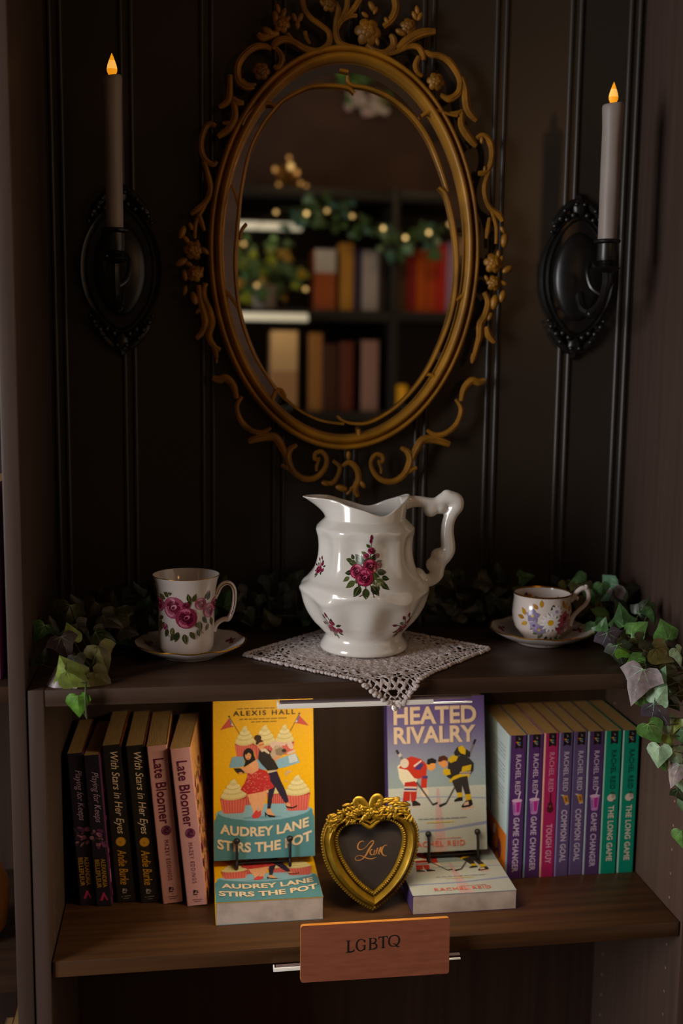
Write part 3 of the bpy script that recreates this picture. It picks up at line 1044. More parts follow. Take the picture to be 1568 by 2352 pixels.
def posy(mb, fn, k=1.0, seed=1, small=False):
    """spray of roses in metres, about the origin"""
    G = ['2c3a1c', '3c4a22', '20301a', '56602e']
    rnd = random.Random(seed)
    if not small:
        for i, (x, y, l, a) in enumerate(((-0.006, 0.012, .011, 2.4), (-.012, .008, .011, 2.9), (-.016, -.001, .009, 3.3), (-.012, -.010, .011, 3.9), (-.006, -.015, .012, 4.3), (0.0, -.017, .011, 4.7),
                                          (.006, -.014, .012, 5.2), (.011, -.008, .013, 5.7), (.013, .000, .012, 6.2), (.012, .008, .010, .5), (.008, .013, .010, 1.0), (0.001, .014, .010, 1.9),
                                          (-.016, .013, .007, 2.0), (-.018, .011, .008, 2.8), (.018, -.006, .009, 6.0), (-.019, -.006, .008, 3.9), (.016, -.012, .010, 5.5), (-.003, .010, .010, 3.0),
                                          (.010, -.011, .009, 5.0), (-.001, .020, .006, 2.6), (.006, .021, .007, .6), (.004, .028, .006, 2.3), (.013, .006, .008, 1.2))):
            dleaf(mb, fn, x * k, y * k, l * k, a, 1e-5 * i, G[i % 4], w=0.62, vein='7a7a48')
        for i in range(26):
            a = 2 * pi * i / 26
            dleaf(mb, fn, (.0085 * cos(a) - .001) * k, (.0080 * sin(a) + .001) * k, rnd.uniform(.007, .011) * k, a + rnd.uniform(-.5, .5), 2.2e-4 + 1e-6 * i, G[rnd.randrange(4)], w=.55, vein='5a5e34')
        for pts in (((.004, .008), (.005, .02), (.006, .037)), ((.005, .016), (.010, .020), (.015, .021)), ((.006, .006), (.013, .010), (.018, .010)), ((.004, -.012), (.006, -.020), (.007, -.026)),
                    ((.007, -.012), (.010, -.020), (.012, -.022)), ((.0, -.015), (-.002, -.022), (-.006, -.025))):
            ribbon(mb, [(x * k, y * k) for x, y in pts], 0.0007 * k, fn, lin('4a2a24'), 2.4e-4)
        for x, y, a in ((.005, .033, 1.5), (.006, .037, 1.6)):
            dleaf(mb, fn, x * k, y * k, .007 * k, a, 3e-4, '6e1430', w=.45)
        for x, y, r in ((.006, .0245, .0042), (.000, .0185, .0034), (.0145, .0185, .0030), (.0165, .0075, .0040)):
            rose(mb, fn, x * k, y * k, r * k, 3.2e-4, RED, seed)
        rose(mb, fn, .0050 * k, .0065 * k, .0088 * k, 5e-4, RED, 3)
        rose(mb, fn, -.0105 * k, .0005 * k, .0086 * k, 6.5e-4, RED, 4)
        rose(mb, fn, -.0015 * k, -.0060 * k, .0096 * k, 8e-4, RED, 7)
    else:
        for i, (x, y, l, a) in enumerate(((-.004, -.002, .005, 3.6), (0, -.005, .006, 4.6), (.004, -.003, .005, 5.6), (-.003, .004, .005, 2.6), (.005, .003, .005, .4), (-.002, -.005, .005, 4.1), (.002, .006, .005, 1.4))):
            dleaf(mb, fn, x * k, y * k, l * k, a, 1e-5 * i, G[i % 4], w=0.5)
        for pts in (((0, 0), (-.002, .006), (-.005, .011)), ((0, .002), (.001, .008), (-.001, .014)), ((-.002, 0), (-.006, .003), (-.010, .004))):
            ribbon(mb, [(x * k, y * k) for x, y in pts], 0.0006 * k, fn, lin('4a2a24'), 8e-5)
        for x, y, a in ((-.001, .011, 1.8), (-.004, .009, 2.2), (-.008, .003, 2.9)):
            dleaf(mb, fn, x * k, y * k, .005 * k, a, 1e-4, '6e1430', w=.5)
        rose(mb, fn, .002 * k, .006 * k, .0026 * k, 1.3e-4, RED, 2)
        rose(mb, fn, .0065 * k, -.001 * k, .0026 * k, 1.3e-4, RED, 5)
        rose(mb, fn, -.001 * k, -.001 * k, .0050 * k, 2.5e-4, RED, 6)


def jug_angle(px, py):
    """angle and height of the jug's near surface seen at a pixel"""
    d = ray(px, py)
    o = CAM_LOC - Vector((JX, JY, JZ))
    for i in range(4000):
        s = 1.05 + i * 0.0001
        p = o + d * s
        if 0.001 < p.z < 0.165 and p.xy.length <= jug_pt(atan2(p.y, p.x), p.z).xy.length:
            return atan2(p.y, p.x), p.z
    return -pi / 2, 0.1


for px, py, k, sm_ in ((840, 1314, 1.04, False), (764, 1444, 1.4, True), (925, 1442, 1.4, True), (734, 1306, 1.0, True)):
    t0, z0 = jug_angle(px, py)
    mb = MB()
    posy(mb, jug_fn(t0, z0), k, 1, sm_)
    obj('rose_transfer', mb, M['decal'], jug, local=True)

# ---- mug and saucers
def saucer(x, y, r, label, seed, scallop, ring):
    t = thing('saucer', label, 'saucer', (x, y, 0.0002), group='saucers')
    fn = lambda t_, r_, z_: (r_ * (1 + scallop * cos(10 * t_) * max(0, (r_ / r - 0.6)) / 0.4), z_ + 0.0008 * cos(10 * t_) * max(0, r_ / r - 0.6) / 0.4)
    P_ = [(0.0005, 0.0035), (0.030, 0.0035), (0.031, 0.0), (0.0335, 0.0), (0.035, 0.003), (0.048, 0.0068), (0.060, 0.0125), (0.0680, 0.0172), (0.0700, 0.0188), (0.0695, 0.0197), (0.0675, 0.0190),
          (0.058, 0.0142), (0.046, 0.0092), (0.036, 0.0063), (0.030, 0.0058), (0.0275, 0.0052), (0.0005, 0.0050)]
    s = r / 0.07
    mb = MB()
    mb.lathe([(a * s, b) for a, b in P_], seg=100, fn=fn)
    obj('plate', mb, M['bone_china'], t, local=True, sharp=70)
    if ring:
        mb = MB()
        pr_ = [(0.0683, 0.0177), (0.0704, 0.0190), (0.0698, 0.0201), (0.0676, 0.0194)]
        mb.lathe([(a * s, b) for a, b in pr_], seg=100, fn=fn)
        obj('gilt_rim', mb, M['gold_rim'], t, local=True)

    def sf(a, b, h):
        # a along the arc, b radial from the middle of the well wall
        q = 0.052 * s + b
        z = 0.0112 + (q / s - 0.052) * 0.5 + 0.0004 + h
        return Vector((q * cos(a), q * sin(a), z))
    for k in range(5):
        mb = MB()
        a0 = 2 * pi * k / 5 + seed
        f2 = lambda x_, y_, h: sf(a0 + x_ / (0.052 * s), y_ * 0.8, h)
        for i in range(7):
            dleaf(mb, f2, 0.002 * cos(i * 0.9), 0.002 * sin(i * 0.9), 0.009, i * 0.9, 1e-5 * i, ['3c4420', '4a4a22', '5a5020'][i % 3], w=.45)
        for dx, dy, r_ in ((-.006, .001, .0042), (.005, -.001, .0045), (0, .004, .0035)):
            rose(mb, f2, dx, dy, r_, 1e-4, ring and ('5a1024', '8c3040', 'b8707a') or ('6a4a2a', '96403e', 'b88a4a'), k)
        obj('flower_transfer', mb, M['decal'], t, local=True)
    return t


MX, MY = 0.1555, 0.130
saucer(0.1600, 0.1310, 0.0695, 'white saucer with fine gold edge under the tall rose mug', 0.35, 0.006, True)
mug = thing('mug', 'tall bone china mug with a band of pink roses, on the left saucer', 'mug', (MX, MY, 0.0054))
MP = [(0.0005, 0.001), (0.024, 0.001), (0.0255, 0.0), (0.028, 0.0008), (0.0315, 0.004), (0.0332, 0.009), (0.0340, 0.020), (0.0346, 0.045), (0.0352, 0.065), (0.0364, 0.080), (0.0386, 0.0905), (0.0408, 0.0965),
      (0.0410, 0.0972), (0.0404, 0.0975), (0.0380, 0.0910), (0.0350, 0.080), (0.0335, 0.065), (0.0326, 0.02), (0.029, 0.006), (0.0005, 0.0045)]
mb = MB()
mb.lathe(MP, seg=72)
obj('body', mb, M['bone_china'], mug, local=True, sharp=75)
mb = MB()
mb.tube([(0.0409 * cos(2 * pi * k / 60), 0.0409 * sin(2 * pi * k / 60), 0.0973) for k in range(60)], 0.0004, seg=6, smooth=1, closed=True)
obj('gilt_rim', mb, M['gold_rim'], mug, local=True)
zm = lambda X, Y: (280 + X / 4.612, 1280 + Y / 4.612)
HM = [Vector((at(*zm(X, Y), MY).x - MX, 0, at(*zm(X, Y), MY).z - 0.0054)) for X, Y in
      ((985, 430), (1005, 385), (1030, 330), (1065, 288), (1115, 270), (1160, 290), (1188, 345), (1192, 430), (1180, 520), (1155, 600), (1125, 650), (1080, 655), (1030, 680), (990, 720), (965, 770))]
mb = MB()
mb.tube(HM, [0.0028, 0.003, 0.003, 0.003, 0.003, 0.003, 0.003, 0.003, 0.003, 0.003, 0.0034, 0.003, 0.003, 0.0034, 0.0046], seg=12, flat=(Vector((0, 1, 0)), 1.5), smooth=4)
obj('handle', mb, M['bone_china'], mug, local=True)
mb = MB()
mb.tube([p + Vector((0, -0.0042, 0)) for p in HM[1:10]], 0.0006, seg=6, smooth=4)
obj('handle_gilding', mb, M['gold_rim'], mug, local=True)


def mug_fn(x, y, h):
    """x arc metres from the camera-facing line, y height"""
    x, y = x * 1.2, .055 + (y - .044) * 1.22
    a = -pi / 2 - 0.02 + x / 0.0352
    r = 0.0348 + max(0, (y - 0.05)) * 0.045 + 0.0003 + h
    return Vector((r * cos(a), r * sin(a), y))


mb = MB()
PINK = ('6a1630', 'a84a66', 'd08a9c')
GR = ['3a4020', '4c4a24', '5c5628', '2e3418']
for i, (x, y, l, a) in enumerate(((-.024, .034, .010, 4.0), (-.026, .040, .009, 3.6), (-.014, .030, .010, 4.6), (-.008, .026, .011, 4.4), (-.002, .024, .011, 4.9), (.004, .026, .010, 5.3), (.009, .034, .010, 5.8),
                                  (.014, .036, .011, 4.9), (.018, .040, .010, 5.4), (-.018, .060, .010, 2.2), (-.022, .058, .010, 2.7), (-.016, .062, .009, 1.5), (.004, .056, .009, 1.8), (.007, .056, .009, 1.2),
                                  (.020, .058, .009, .8), (.024, .056, .010, 1.3), (-.030, .05, .009, 2.8), (.030, .038, .010, 5.0), (.026, .032, .008, 4.2), (-.020, .028, .009, 4.4), (-.012, .024, .009, 4.2),
                                  (.035, .05, .01, .4), (-.04, .04, .01, 4), (.0, .05, .01, 1.0), (.012, .028, .008, 5.0), (-.03, .036, .012, 4.6))):
    dleaf(mb, mug_fn, x, y, l, a, 1e-5 * i, GR[i % 4], w=.5, vein='8a8248')
for pts in (((-.022, .030), (-.020, .024), (-.018, .020)), ((.012, .032), (.016, .026), (.019, .023)), ((.018, .056), (.022, .062), (.024, .066)), ((-.018, .060), (-.020, .066), (-.022, .069))):
    ribbon(mb, pts, 0.0006, mug_fn, lin('6a6430'), 2.8e-4)
for x, y, r, s in ((-.032, .052, .0082, 5), (.0155, .0535, .0066, 6), (.0265, .0455, .0080, 7), (.0375, .050, .0075, 1), (-.043, .047, .0075, 2)):
    rose(mb, mug_fn, x, y, r, 3e-4, PINK, s)
rose(mb, mug_fn, -.0125, .0500, .0118, 3.2e-4, PINK, 2)
rose(mb, mug_fn, .0005, .0400, .0112, 6e-4, ('540e26', '8c2a48', 'c0667e'), 3)
rose(mb, mug_fn, .0005, .0525, .0038, 3e-4, ('540e26', '74203a', '9a3a54'), 3)
rose(mb, mug_fn, -.0235, .0300, .0036, 3e-4, PINK, 9)
obj('rose_transfer', mb, M['decal'], mug, local=True)

CX2, CY2 = 0.6185, 0.152
saucer(0.6200, 0.1545, 0.0690, 'scalloped white saucer under the small teacup on the right', 0.1, 0.012, True)
cup = thing('teacup', 'small bone china teacup with daisy and pansy flowers, on the right saucer', 'teacup', (CX2, CY2, 0.0054))
CPF = [(0.0005, 0.0025), (0.020, 0.0025), (0.0205, 0.0), (0.023, 0.0005), (0.0235, 0.004), (0.0285, 0.0085), (0.0345, 0.0165), (0.0378, 0.027), (0.0385, 0.037), (0.0376, 0.048), (0.0368, 0.055), (0.0376, 0.0612), (0.0378, 0.0622),
       (0.0370, 0.0622), (0.0358, 0.055), (0.0366, 0.047), (0.0374, 0.037), (0.0366, 0.027), (0.0332, 0.017), (0.0275, 0.0095), (0.0005, 0.006)]
mb = MB()
mb.lathe(CPF, seg=72)
obj('body', mb, M['bone_china'], cup, local=True, sharp=75)
mb = MB()
mb.lathe([(0.03715, 0.0592), (0.0380, 0.0622), (0.0374, 0.0628), (0.0362, 0.0612)], seg=60)
obj('gilt_rim', mb, M['gold_rim'], cup, local=True)
zc_ = lambda X, Y: (1080 + X / 3.213, 1290 + Y / 3.213)
HC = [Vector((at(*zc_(X, Y), CY2).x - CX2, 0, at(*zc_(X, Y), CY2).z - 0.0054)) for X, Y in
      ((735, 290), (755, 275), (770, 245), (800, 212), (835, 195), (865, 215), (872, 265), (850, 315), (805, 355), (765, 395), (740, 440), (730, 470))]
mb = MB()
mb.tube(HC, [0.0032, 0.003, 0.003, 0.0034, 0.0036, 0.0032, 0.003, 0.0028, 0.0028, 0.003, 0.0034, 0.004], seg=12, smooth=4)
for X, Y, r in ((853, 185, 0.003), (785, 270, 0.003), (848, 195, 0.0038)):
    mb.ball(Vector((at(*zc_(X, Y), CY2).x - CX2, 0, at(*zc_(X, Y), CY2).z - 0.0054)), r)
obj('handle', mb, M['bone_china'], cup, local=True)


def cup_fn(x, y, h):
    x, y = x * 1.14, .031 + (y - .034) * 1.14
    a = -pi / 2 + 0.02 + x / 0.038
    r = 0.0376
    for i in range(4, 12):
        if CPF[i][1] <= y <= CPF[i + 1][1]:
            q = (y - CPF[i][1]) / (CPF[i + 1][1] - CPF[i][1])
            r = CPF[i][0] + (CPF[i + 1][0] - CPF[i][0]) * q
    r += 0.0004 + h
    return Vector((r * cos(a), r * sin(a), y))


def petals(mb, fn, x, y, r, n, w, col, h, eye=None, er=0.3, a0=0.0):
    for k in range(n):
        a = 2 * pi * k / n + a0
        dleaf(mb, fn, x, y, r, a, h + 1e-5 * k, col, w=w)
    if eye:
        mb.blob(ell(x, y, r * er, r * er, 10), fn, lin(eye), h + 2e-4)


mb = MB()
for i, (x, y, l, a) in enumerate(((-.030, .040, .010, 2.2), (-.032, .036, .010, 2.9), (-.028, .032, .010, 3.6), (-.012, .050, .009, 1.6), (-.016, .048, .009, 2.4), (.020, .046, .010, 1.2), (.024, .044, .011, .6), (.017, .048, .010, 1.8))):
    dleaf(mb, cup_fn, x, y, l, a, 1e-5 * i, ['b8861e', 'a8741a', 'c89a30'][i % 3], w=.5)
for i, (x, y, l, a) in enumerate(((-.018, .030, .010, 3.9), (-.010, .020, .011, 4.0), (-.004, .016, .011, 4.6), (.004, .014, .010, 5.0), (.012, .016, .011, 5.5), (.026, .030, .010, 5.8), (-.016, .036, .010, 2.8), (.028, .038, .009, .2), (.0, .044, .010, 1.4), (.016, .02, .012, 5.9), (-.014, .022, .01, 3.6))):
    dleaf(mb, cup_fn, x, y, l, a, 1e-4 + 1e-5 * i, ['4a5a20', '5c6e28', '36461c'][i % 3], w=.5)
petals(mb, cup_fn, -.0215, .0400, .0085, 5, .8, '867a98', 2.5e-4, 'c8a84a', .2, .3)
petals(mb, cup_fn, -.0140, .0240, .0085, 5, .8, '8c80a0', 2.5e-4, 'c8a84a', .2, .9)
petals(mb, cup_fn, -.0200, .0290, .0065, 5, .8, 'a094b0', 3e-4, '6a4a8a', .25, .1)
petals(mb, cup_fn, .0055, .0455, .0080, 9, .5, 'd8d2d6', 2.8e-4, '9a88a8', .25, .2)
petals(mb, cup_fn, .0170, .0370, .0090, 6, .8, 'a84a58', 3.2e-4, '6e1e30', .3, .4)
petals(mb, cup_fn, .0150, .0255, .0095, 6, .8, '9a2e48', 3.6e-4, '5e1428', .3, .1)
petals(mb, cup_fn, .0245, .0290, .0075, 6, .8, 'b86a74', 3.0e-4, '7a2a3a', .3, .7)
petals(mb, cup_fn, -.0015, .0330, .0125, 13, .34, 'e6e2dc', 5e-4, 'd8a81c', .28, 0)
obj('flower_transfer', mb, M['decal'], cup, local=True)
mb = MB()      # flowers printed inside the bowl
for k in range(9):
    a = 0.5 + k * 0.27
    f2 = lambda x, y, h: Vector(((0.0352 - h) * cos(a + x / 0.035), (0.0352 - h) * sin(a + x / 0.035), 0.047 + y))
    dleaf(mb, f2, 0, -0.006, .012, 1.2 + k, 1e-4, ['c07a1a', '6a2a3a', '8c3a4a'][k % 3], w=.7)
    dleaf(mb, f2, 0.002, 0.0, .009, 3 + k, 2e-4, ['5a2430', 'b86a20', '46304a'][k % 3], w=.7)
obj('inner_flower_transfer', mb, M['decal'], cup, local=True)

# ---- crochet doily
DCX, DCY, DH = 0.3830, 0.1200, 0.156
doily = thing('doily', 'square white crochet doily under the jug, one corner hanging over the shelf edge', 'doily', (DCX, DCY, 0.0))


def drape(x, y, z):
    lim = -0.0035
    if y < lim:
        over = lim - y
        r = 0.004
        if over < r * pi / 2:
            a = over / r
            return (x, lim - r * sin(a) - z * sin(a), -r + r * cos(a) + z * cos(a))
        return (x, lim - r - z, -r - (over - r * pi / 2))
    return (x, y, z)


NG = 132
mb = MB()
rnd = random.Random(5)
grid = {}
cells = []
hole = set()
for i in range(NG):
    for j in range(NG):
        u, v = (i + 0.5) / NG * 2 - 1, (j + 0.5) / NG * 2 - 1
        e = max(abs(u), abs(v))
        along = v if abs(u) > abs(v) else u
        corner = min(abs(u), abs(v))
        d = (1 - e) * NG / 2
        hl = False
        if 2 <= d < 4:
            hl = int((along + 1) * NG / 2) % 4 in (0, 1, 2) and corner < 0.97
        elif 6 <= d < 8:
            hl = int((along + 1) * NG / 2 + 2) % 5 in (0, 1, 2) and corner < .93
        elif corner > 0.60 and 9 <= d < 26:
            # open ladder rows at each corner
            hl = int(d) % 5 in (0, 1) and int((along + 1) * NG / 2) % 7 < 5
        elif 13 <= d < 15:
            hl = int((along + 1) * NG / 2) % 6 in (0, 1, 2, 3)
        elif 20 <= d < 21:
            hl = int((along + 1) * NG / 2) % 5 in (0, 1, 2)
        if (abs(u) - .885) ** 2 + (abs(v) - .885) ** 2 < .040 ** 2:
            hl = True
        if d < 1.5 and int((along + 1) * NG / 2) % 4 == 0:
            hl = True
        if hl:
            hole.add((i, j))


def dv(i, j):
    if (i, j) in grid:
        return grid[(i, j)]
    u, v = i / NG * 2 - 1, j / NG * 2 - 1
    wob = 0.0045
    u2 = u + wob * sin(v * 60) * 0.3 + rnd.uniform(-1, 1) * 0.0030
    v2 = v + wob * sin(u * 60) * 0.3 + rnd.uniform(-1, 1) * 0.0030
    x = (u2 - v2) * DH / 2
    y = (u2 + v2) * DH / 2
    e = max(abs(u), abs(v))
    z = 0.0016 + rnd.uniform(0, 1) * 0.0022 + 0.0013 * max(0, sin(u * 34 + 2 * sin(v * 9)) * sin(v * 34 + 2 * sin(u * 11))) + 0.0022 * math.exp(-((e - .80) / .045) ** 2) * (0.5 + .5 * sin(32 * (u if abs(v) > abs(u) else v)))
    wx = 0.0
    grid[(i, j)] = len(mb.v)
    mb.v.append(drape(DCX + x + 0.012 * max(0, -(u + v) - 1.0) ** 2, DCY + y, z))
    return grid[(i, j)]


for i in range(NG):
    for j in range(NG):
        if (i, j) not in hole:
            mb.f.append([dv(i, j), dv(i + 1, j), dv(i + 1, j + 1), dv(i, j + 1)])
            mb.m.append(0)
            mb.c.append(None)
dm = obj('crochet_cloth', mb, M['lace'], doily)
so = dm.modifiers.new('thread', 'SOLIDIFY')
so.thickness = 0.0011
so.offset = -1
ss = dm.modifiers.new('round', 'SUBSURF')
ss.levels = ss.render_levels = 1
mb = MB()
for s in range(4):           # shell edging
    for k in range(44):
        q = -1 + 2 * (k + 0.5) / 44
        u, v = ((q, -1.016), (q, 1.016), (-1.016, q), (1.016, q))[s]
        u, v = u + rnd.uniform(-.012, .012), v + rnd.uniform(-.012, .012)
        x, y = (u - v) * DH / 2, (u + v) * DH / 2
        p = drape(DCX + x + 0.012 * max(0, -(u + v) - 1.0) ** 2, DCY + y, 0.0022)
        mb.ball(p, (0.0026 + 0.0018 * rnd.random(), 0.0026 + 0.0016 * rnd.random(), 0.0022 if p[2] > 0 else 0.0026 + 0.0016 * rnd.random()), u=9, w=6)
obj('shell_edging', mb, M['lace'], doily)
# ================================================================ books
def paperback(name, label, t, d, h, spine, front, back, matrix, group=None, edge=None, pages='pages', category='book'):
    """local frame: x thickness (front cover at +x), y from spine to fore edge, z up the spine"""
    o = thing(name, label, category, group=group, matrix=matrix)
    mb = MB()
    mb.box(0.0005, t - 0.0005, 0.0006, d - 0.0006, 0.0003, h - 0.0003)
    obj('pages', mb, M[pages], o, local=True, smooth=False)
    th = 0.0004
    out = [(0, d), (0, 0.0016), (0.0003, 0.0006), (0.0009, 0.0001), (0.002, 0), (t - 0.002, 0), (t - 0.0009, 0.0001), (t - 0.0003, 0.0006), (t, 0.0016), (t, d)]
    inn = [(th, d), (th, 0.0018), (th + 0.0002, 0.0010), (0.0011, th + 0.0001), (0.002, th), (t - 0.002, th), (t - 0.0011, th + 0.0001), (t - th - 0.0002, 0.0010), (t - th, 0.0018), (t - th, d)]
    n = len(out)
    cs, cf, cb, ce = lin(spine), lin(front), lin(back), lin(edge or spine)
    mb = MB()
    mb.v = [(x, y, z) for z in (0, h) for ring in (out, inn) for x, y in ring]
    O0, I0, O1, I1 = 0, n, 2 * n, 3 * n

    def col(i):
        return cb if i == 0 else cf if i == n - 2 else ce if i <= 3 else cs
    for i in range(n - 1):
        c = col(i)
        for f in ((O0 + i, O0 + i + 1, O1 + i + 1, O1 + i), (I0 + i, I1 + i, I1 + i + 1, I0 + i + 1), (O1 + i, O1 + i + 1, I1 + i + 1, I1 + i), (O0 + i, I0 + i, I0 + i + 1, O0 + i + 1)):
            mb.f.append(list(f))
            mb.m.append(0)
            mb.c.append(c)
    for i in (0, n - 1):
        mb.f.append([O0 + i, O1 + i, I1 + i, I0 + i])
        mb.m.append(0)
        mb.c.append(col(min(i, n - 2)))
    obj('cover', mb, M['print'], o, local=True, smooth=False)
    return o


def spine_fn(h):
    return lambda tx, ty, l: Vector((ty, -(0.00025 + l), h - tx))


def book_part(o, name, mb):
    cover = next(c for c in o.children if c.name.startswith('cover') and 'picture' not in c.name)
    return obj(name, mb, M['print'], cover, local=True, smooth=False)


# ---- the six leaning paperbacks on the left
LEFT = [(183, 2080, .0195, .200, 3.4), (221, 2082, .0195, .1985, 3.6), (269, 2074, .0228, .2085, 4.3), (323.5, 2075, .0228, .2085, 4.5), (374, 2077, .0252, .2090, 5.0), (430, 2082, .0252, .2080, 5.6)]


def griffin(mb, fn, x, y, s, c):
    """little winged press mark"""
    P = lambda pts: [(x + a * s, y + b * s) for a, b in pts]
    mb.flat([(P([(0, .1), (.1, .5), (.35, .62), (.2, .3), (.45, .45), (.5, .2), (.8, .1), (.75, .5), (.95, .75), (.95, 0), (.6, 0), (.2, -.02)]), c)], fn)
    mb.flat([(P([(.05, .6), (.25, .8), (.5, .7), (.45, 1.0), (.65, .72), (.6, .5), (.3, .65)]), c)], fn)


def left_book(i, label, group):
    px, py, t, h, lean = LEFT[i]
    p = atz(px, py, -GAP)
    mw = Matrix.Translation(p + Vector((0, 0, 0.0003))) @ Matrix.Rotation(radians((-1, -3, -1.5, -1.5, -1.5, -5)[i]), 4, 'Z') @ Matrix.Rotation(radians(-lean), 4, 'Y')
    fn = spine_fn(h)
    L_ = lambda hexs: lin(hexs)
    if i < 2:
        o = paperback('paperback_book', label, t, .132, h, '2b2330', '7a2858', '2a2230', mw, group, edge='241d28')
        mb = MB()
        letter(mb, 'Playing for Keeps', fn, .022, t * .30, .066, .0105, L_('c8acca'), shear=0.35, bold=-0.006)
        book_part(o, 'title_lettering', mb)
        mb = MB()
        rnd = random.Random(i)
        for k in range(26):
            cx, cy = .098 + rnd.random() * .022, t * (.1 + .8 * rnd.random())
            mb.flat([(ell(cx, cy, .0035 * rnd.random() + .001, .0025 * rnd.random() + .0008, 7, rnd.random() * 3), L_(rnd.choice(['8a4a7a', '6a3a62', 'b0708c', '5a3c58', '9a6a70', '3a2a3c'])))], fn, l0=k)
        book_part(o, 'cover_picture', mb)
        mb = MB()
        letter(mb, 'ALEXANDRIA', fn, .136, t * .54, .038, .0055, L_('c89a2e'), bold=0.01)
        letter(mb, 'BELLEFLEUR', fn, .1365, t * .16, .038, .0055, L_('c89a2e'), bold=0.01)
        book_part(o, 'author_lettering', mb)
        mb = MB()
        A = lambda pts: [(.181 + a * .0105, t * .5 + b * .0105 - .0045) for a, b in pts]
        mb.flat([(A([(1, 0), (0, .42), (0, .58), (1, 1), (1, .8), (.45, .56), (1, .35)]), L_('c23a68'))], fn)
        book_part(o, 'publisher_mark', mb)
        mb = MB()
        for k in range(90):
            yy, z = rnd.random() * .13, h * rnd.random()
            r = .004 + .008 * rnd.random()
            mb.flat([(ell(yy, z, r, r * .6, 8, rnd.random() * 3), L_(rnd.choice(['a83a72', '8c2a5c', 'c86a94', '5a2048', '42283c', 'b05a80'])))], lambda x_, y_, l: Vector((t + .0002 + l, min(max(x_, .001), .131), min(max(y_, 0.0), h))), l0=k)
        book_part(o, 'front_picture', mb)
    elif i < 4:
        o = paperback('paperback_book', label, t, .138, h, '27221f', '9a4a14', '27221f', mw, group, edge='231e1b')
        mb = MB()
        letter(mb, 'With Stars in Her Eyes', fn, .009, t * .26, .108, .0125, L_('e8caa6'), shear=0.3, bold=0.004)
        book_part(o, 'title_lettering', mb)
        mb = MB()
        mb.flat([(ell(.1275, t * .52, .0062, .0062, 24), L_('c98a1c')), (ell(.1275, t * .52, .0052, .0052, 24), L_('d29a2a')), (ell(.1285, t * .5, .0012, .0012, 8), L_('a86a10'))], fn)
        book_part(o, 'spine_emblem', mb)
        mb = MB()
        letter(mb, 'Andie Burke', fn, .138, t * .28, .047, .0110, L_('d59a22'), shear=0.3, bold=0.006)
        book_part(o, 'author_lettering', mb)
        mb = MB()
        griffin(mb, fn, .190, t * .36, .0070, L_('b0a49a'))
        for k, (x0, a, b) in enumerate(((.2005, .25, .35), (.2005, .42, .78), (.2035, .36, .66))):
            mb.flat([([(x0, t * a), (x0 + .0007, t * a), (x0 + .0007, t * b), (x0, t * b)], L_('9a8f86'))], fn)
        book_part(o, 'publisher_mark', mb)
        mb = MB()
        ff = lambda x_, y_, l: Vector((t + .00015 + l, x_, y_))
        mb.flat([([(.001, .0005), (.137, .0005), (.137, h - .0005), (.001, h - .0005)], L_('8a4214'))], ff)
        rnd = random.Random(3)
        for k in range(40):
            yy, z = rnd.random() * .13, h * rnd.random()
            r = .004 + .012 * rnd.random()
            mb.flat([(ell(yy, z, r, r * .5, 8, rnd.random() * 3), L_(rnd.choice(['c8641a', 'e08a20', '3a2418', '7a3414', 'd8a030'])))], lambda x_, y_, l: Vector((t + .0002 + l, min(max(x_, .001), .137), min(max(y_, 0), h))), l0=k)
        book_part(o, 'front_picture', mb)
    else:
        o = paperback('paperback_book', label, t, .138, h, 'cf9690', 'dca060', 'cf9690', mw, group, edge='c68c88')
        mb = MB()
        x = .0165
        letter(mb, 'Late Bloomer', fn, x, t * .27, .086, .0128, L_('5e1c34'), bold=0.012)
        for q in (0.003, .0545):      # serifed capitals
            mb.flat([([(x + q - .003, t * .27), (x + q + .0, t * .27), (x + q + .0, t * .27 + .0008), (x + q - .003, t * .27 + .0008)], L_('5e1c34'))], fn, l0=20)
        book_part(o, 'title_lettering', mb)
        mb = MB()
        rose(mb, lambda a, b, l: fn(a, b, l + 1e-4), .1115, t * .55, .0066, 0, ('4a1630', '6a2c4c', '8e5068'), 3)
        book_part(o, 'spine_emblem', mb)
        mb = MB()
        letter(mb, 'MAZEY EDDINGS', fn, .124, t * .40, .054, .0050, L_('6e2c40'), space=1.25, bold=0.0)
        book_part(o, 'author_lettering', mb)
        mb = MB()
        griffin(mb, fn, .187, t * .38, .0075, L_('2e1c20'))
        for k, (x0, a, b) in enumerate(((.1965, .5, .56), (.2, .3, .78), (.2025, .36, .7))):
            mb.flat([([(x0, t * a), (x0 + .0007, t * a), (x0 + .0007, t * b), (x0, t * b)], L_('6a3a48'))], fn)
        book_part(o, 'publisher_mark', mb)
        mb = MB()
        rnd = random.Random(9)
        for k in range(150):
            z = h * (rnd.random() ** 1.5) * .82
            yy = .004 + rnd.random() * .13
            r = .0022 + .0055 * rnd.random()
            mb.flat([(ell(yy, z, r * .8, r, 8, rnd.random() * 3), L_(rnd.choice(['a83a54', '8c2a48', 'c86a6a', '5c2a3a', 'b84a5c', '6a6a30', 'd8909a', '7a4a2a'])))],
                    lambda x_, y_, l: Vector((t + .0002 + l, min(max(x_, .001), .137), min(max(y_, 0), h))), l0=k)
        for k in range(20):
            z = h * rnd.random()
            ribbon(mb, [(.01 + .12 * rnd.random(), z), (.02 + .11 * rnd.random(), z + .03)], .0012, lambda x_, y_, l: Vector((t + .0002 + l, min(max(x_, .001), .137), min(max(y_, 0), h))), L_('6a5a28'), lift=2e-3, smooth=1)
        book_part(o, 'front_picture', mb)
    return o


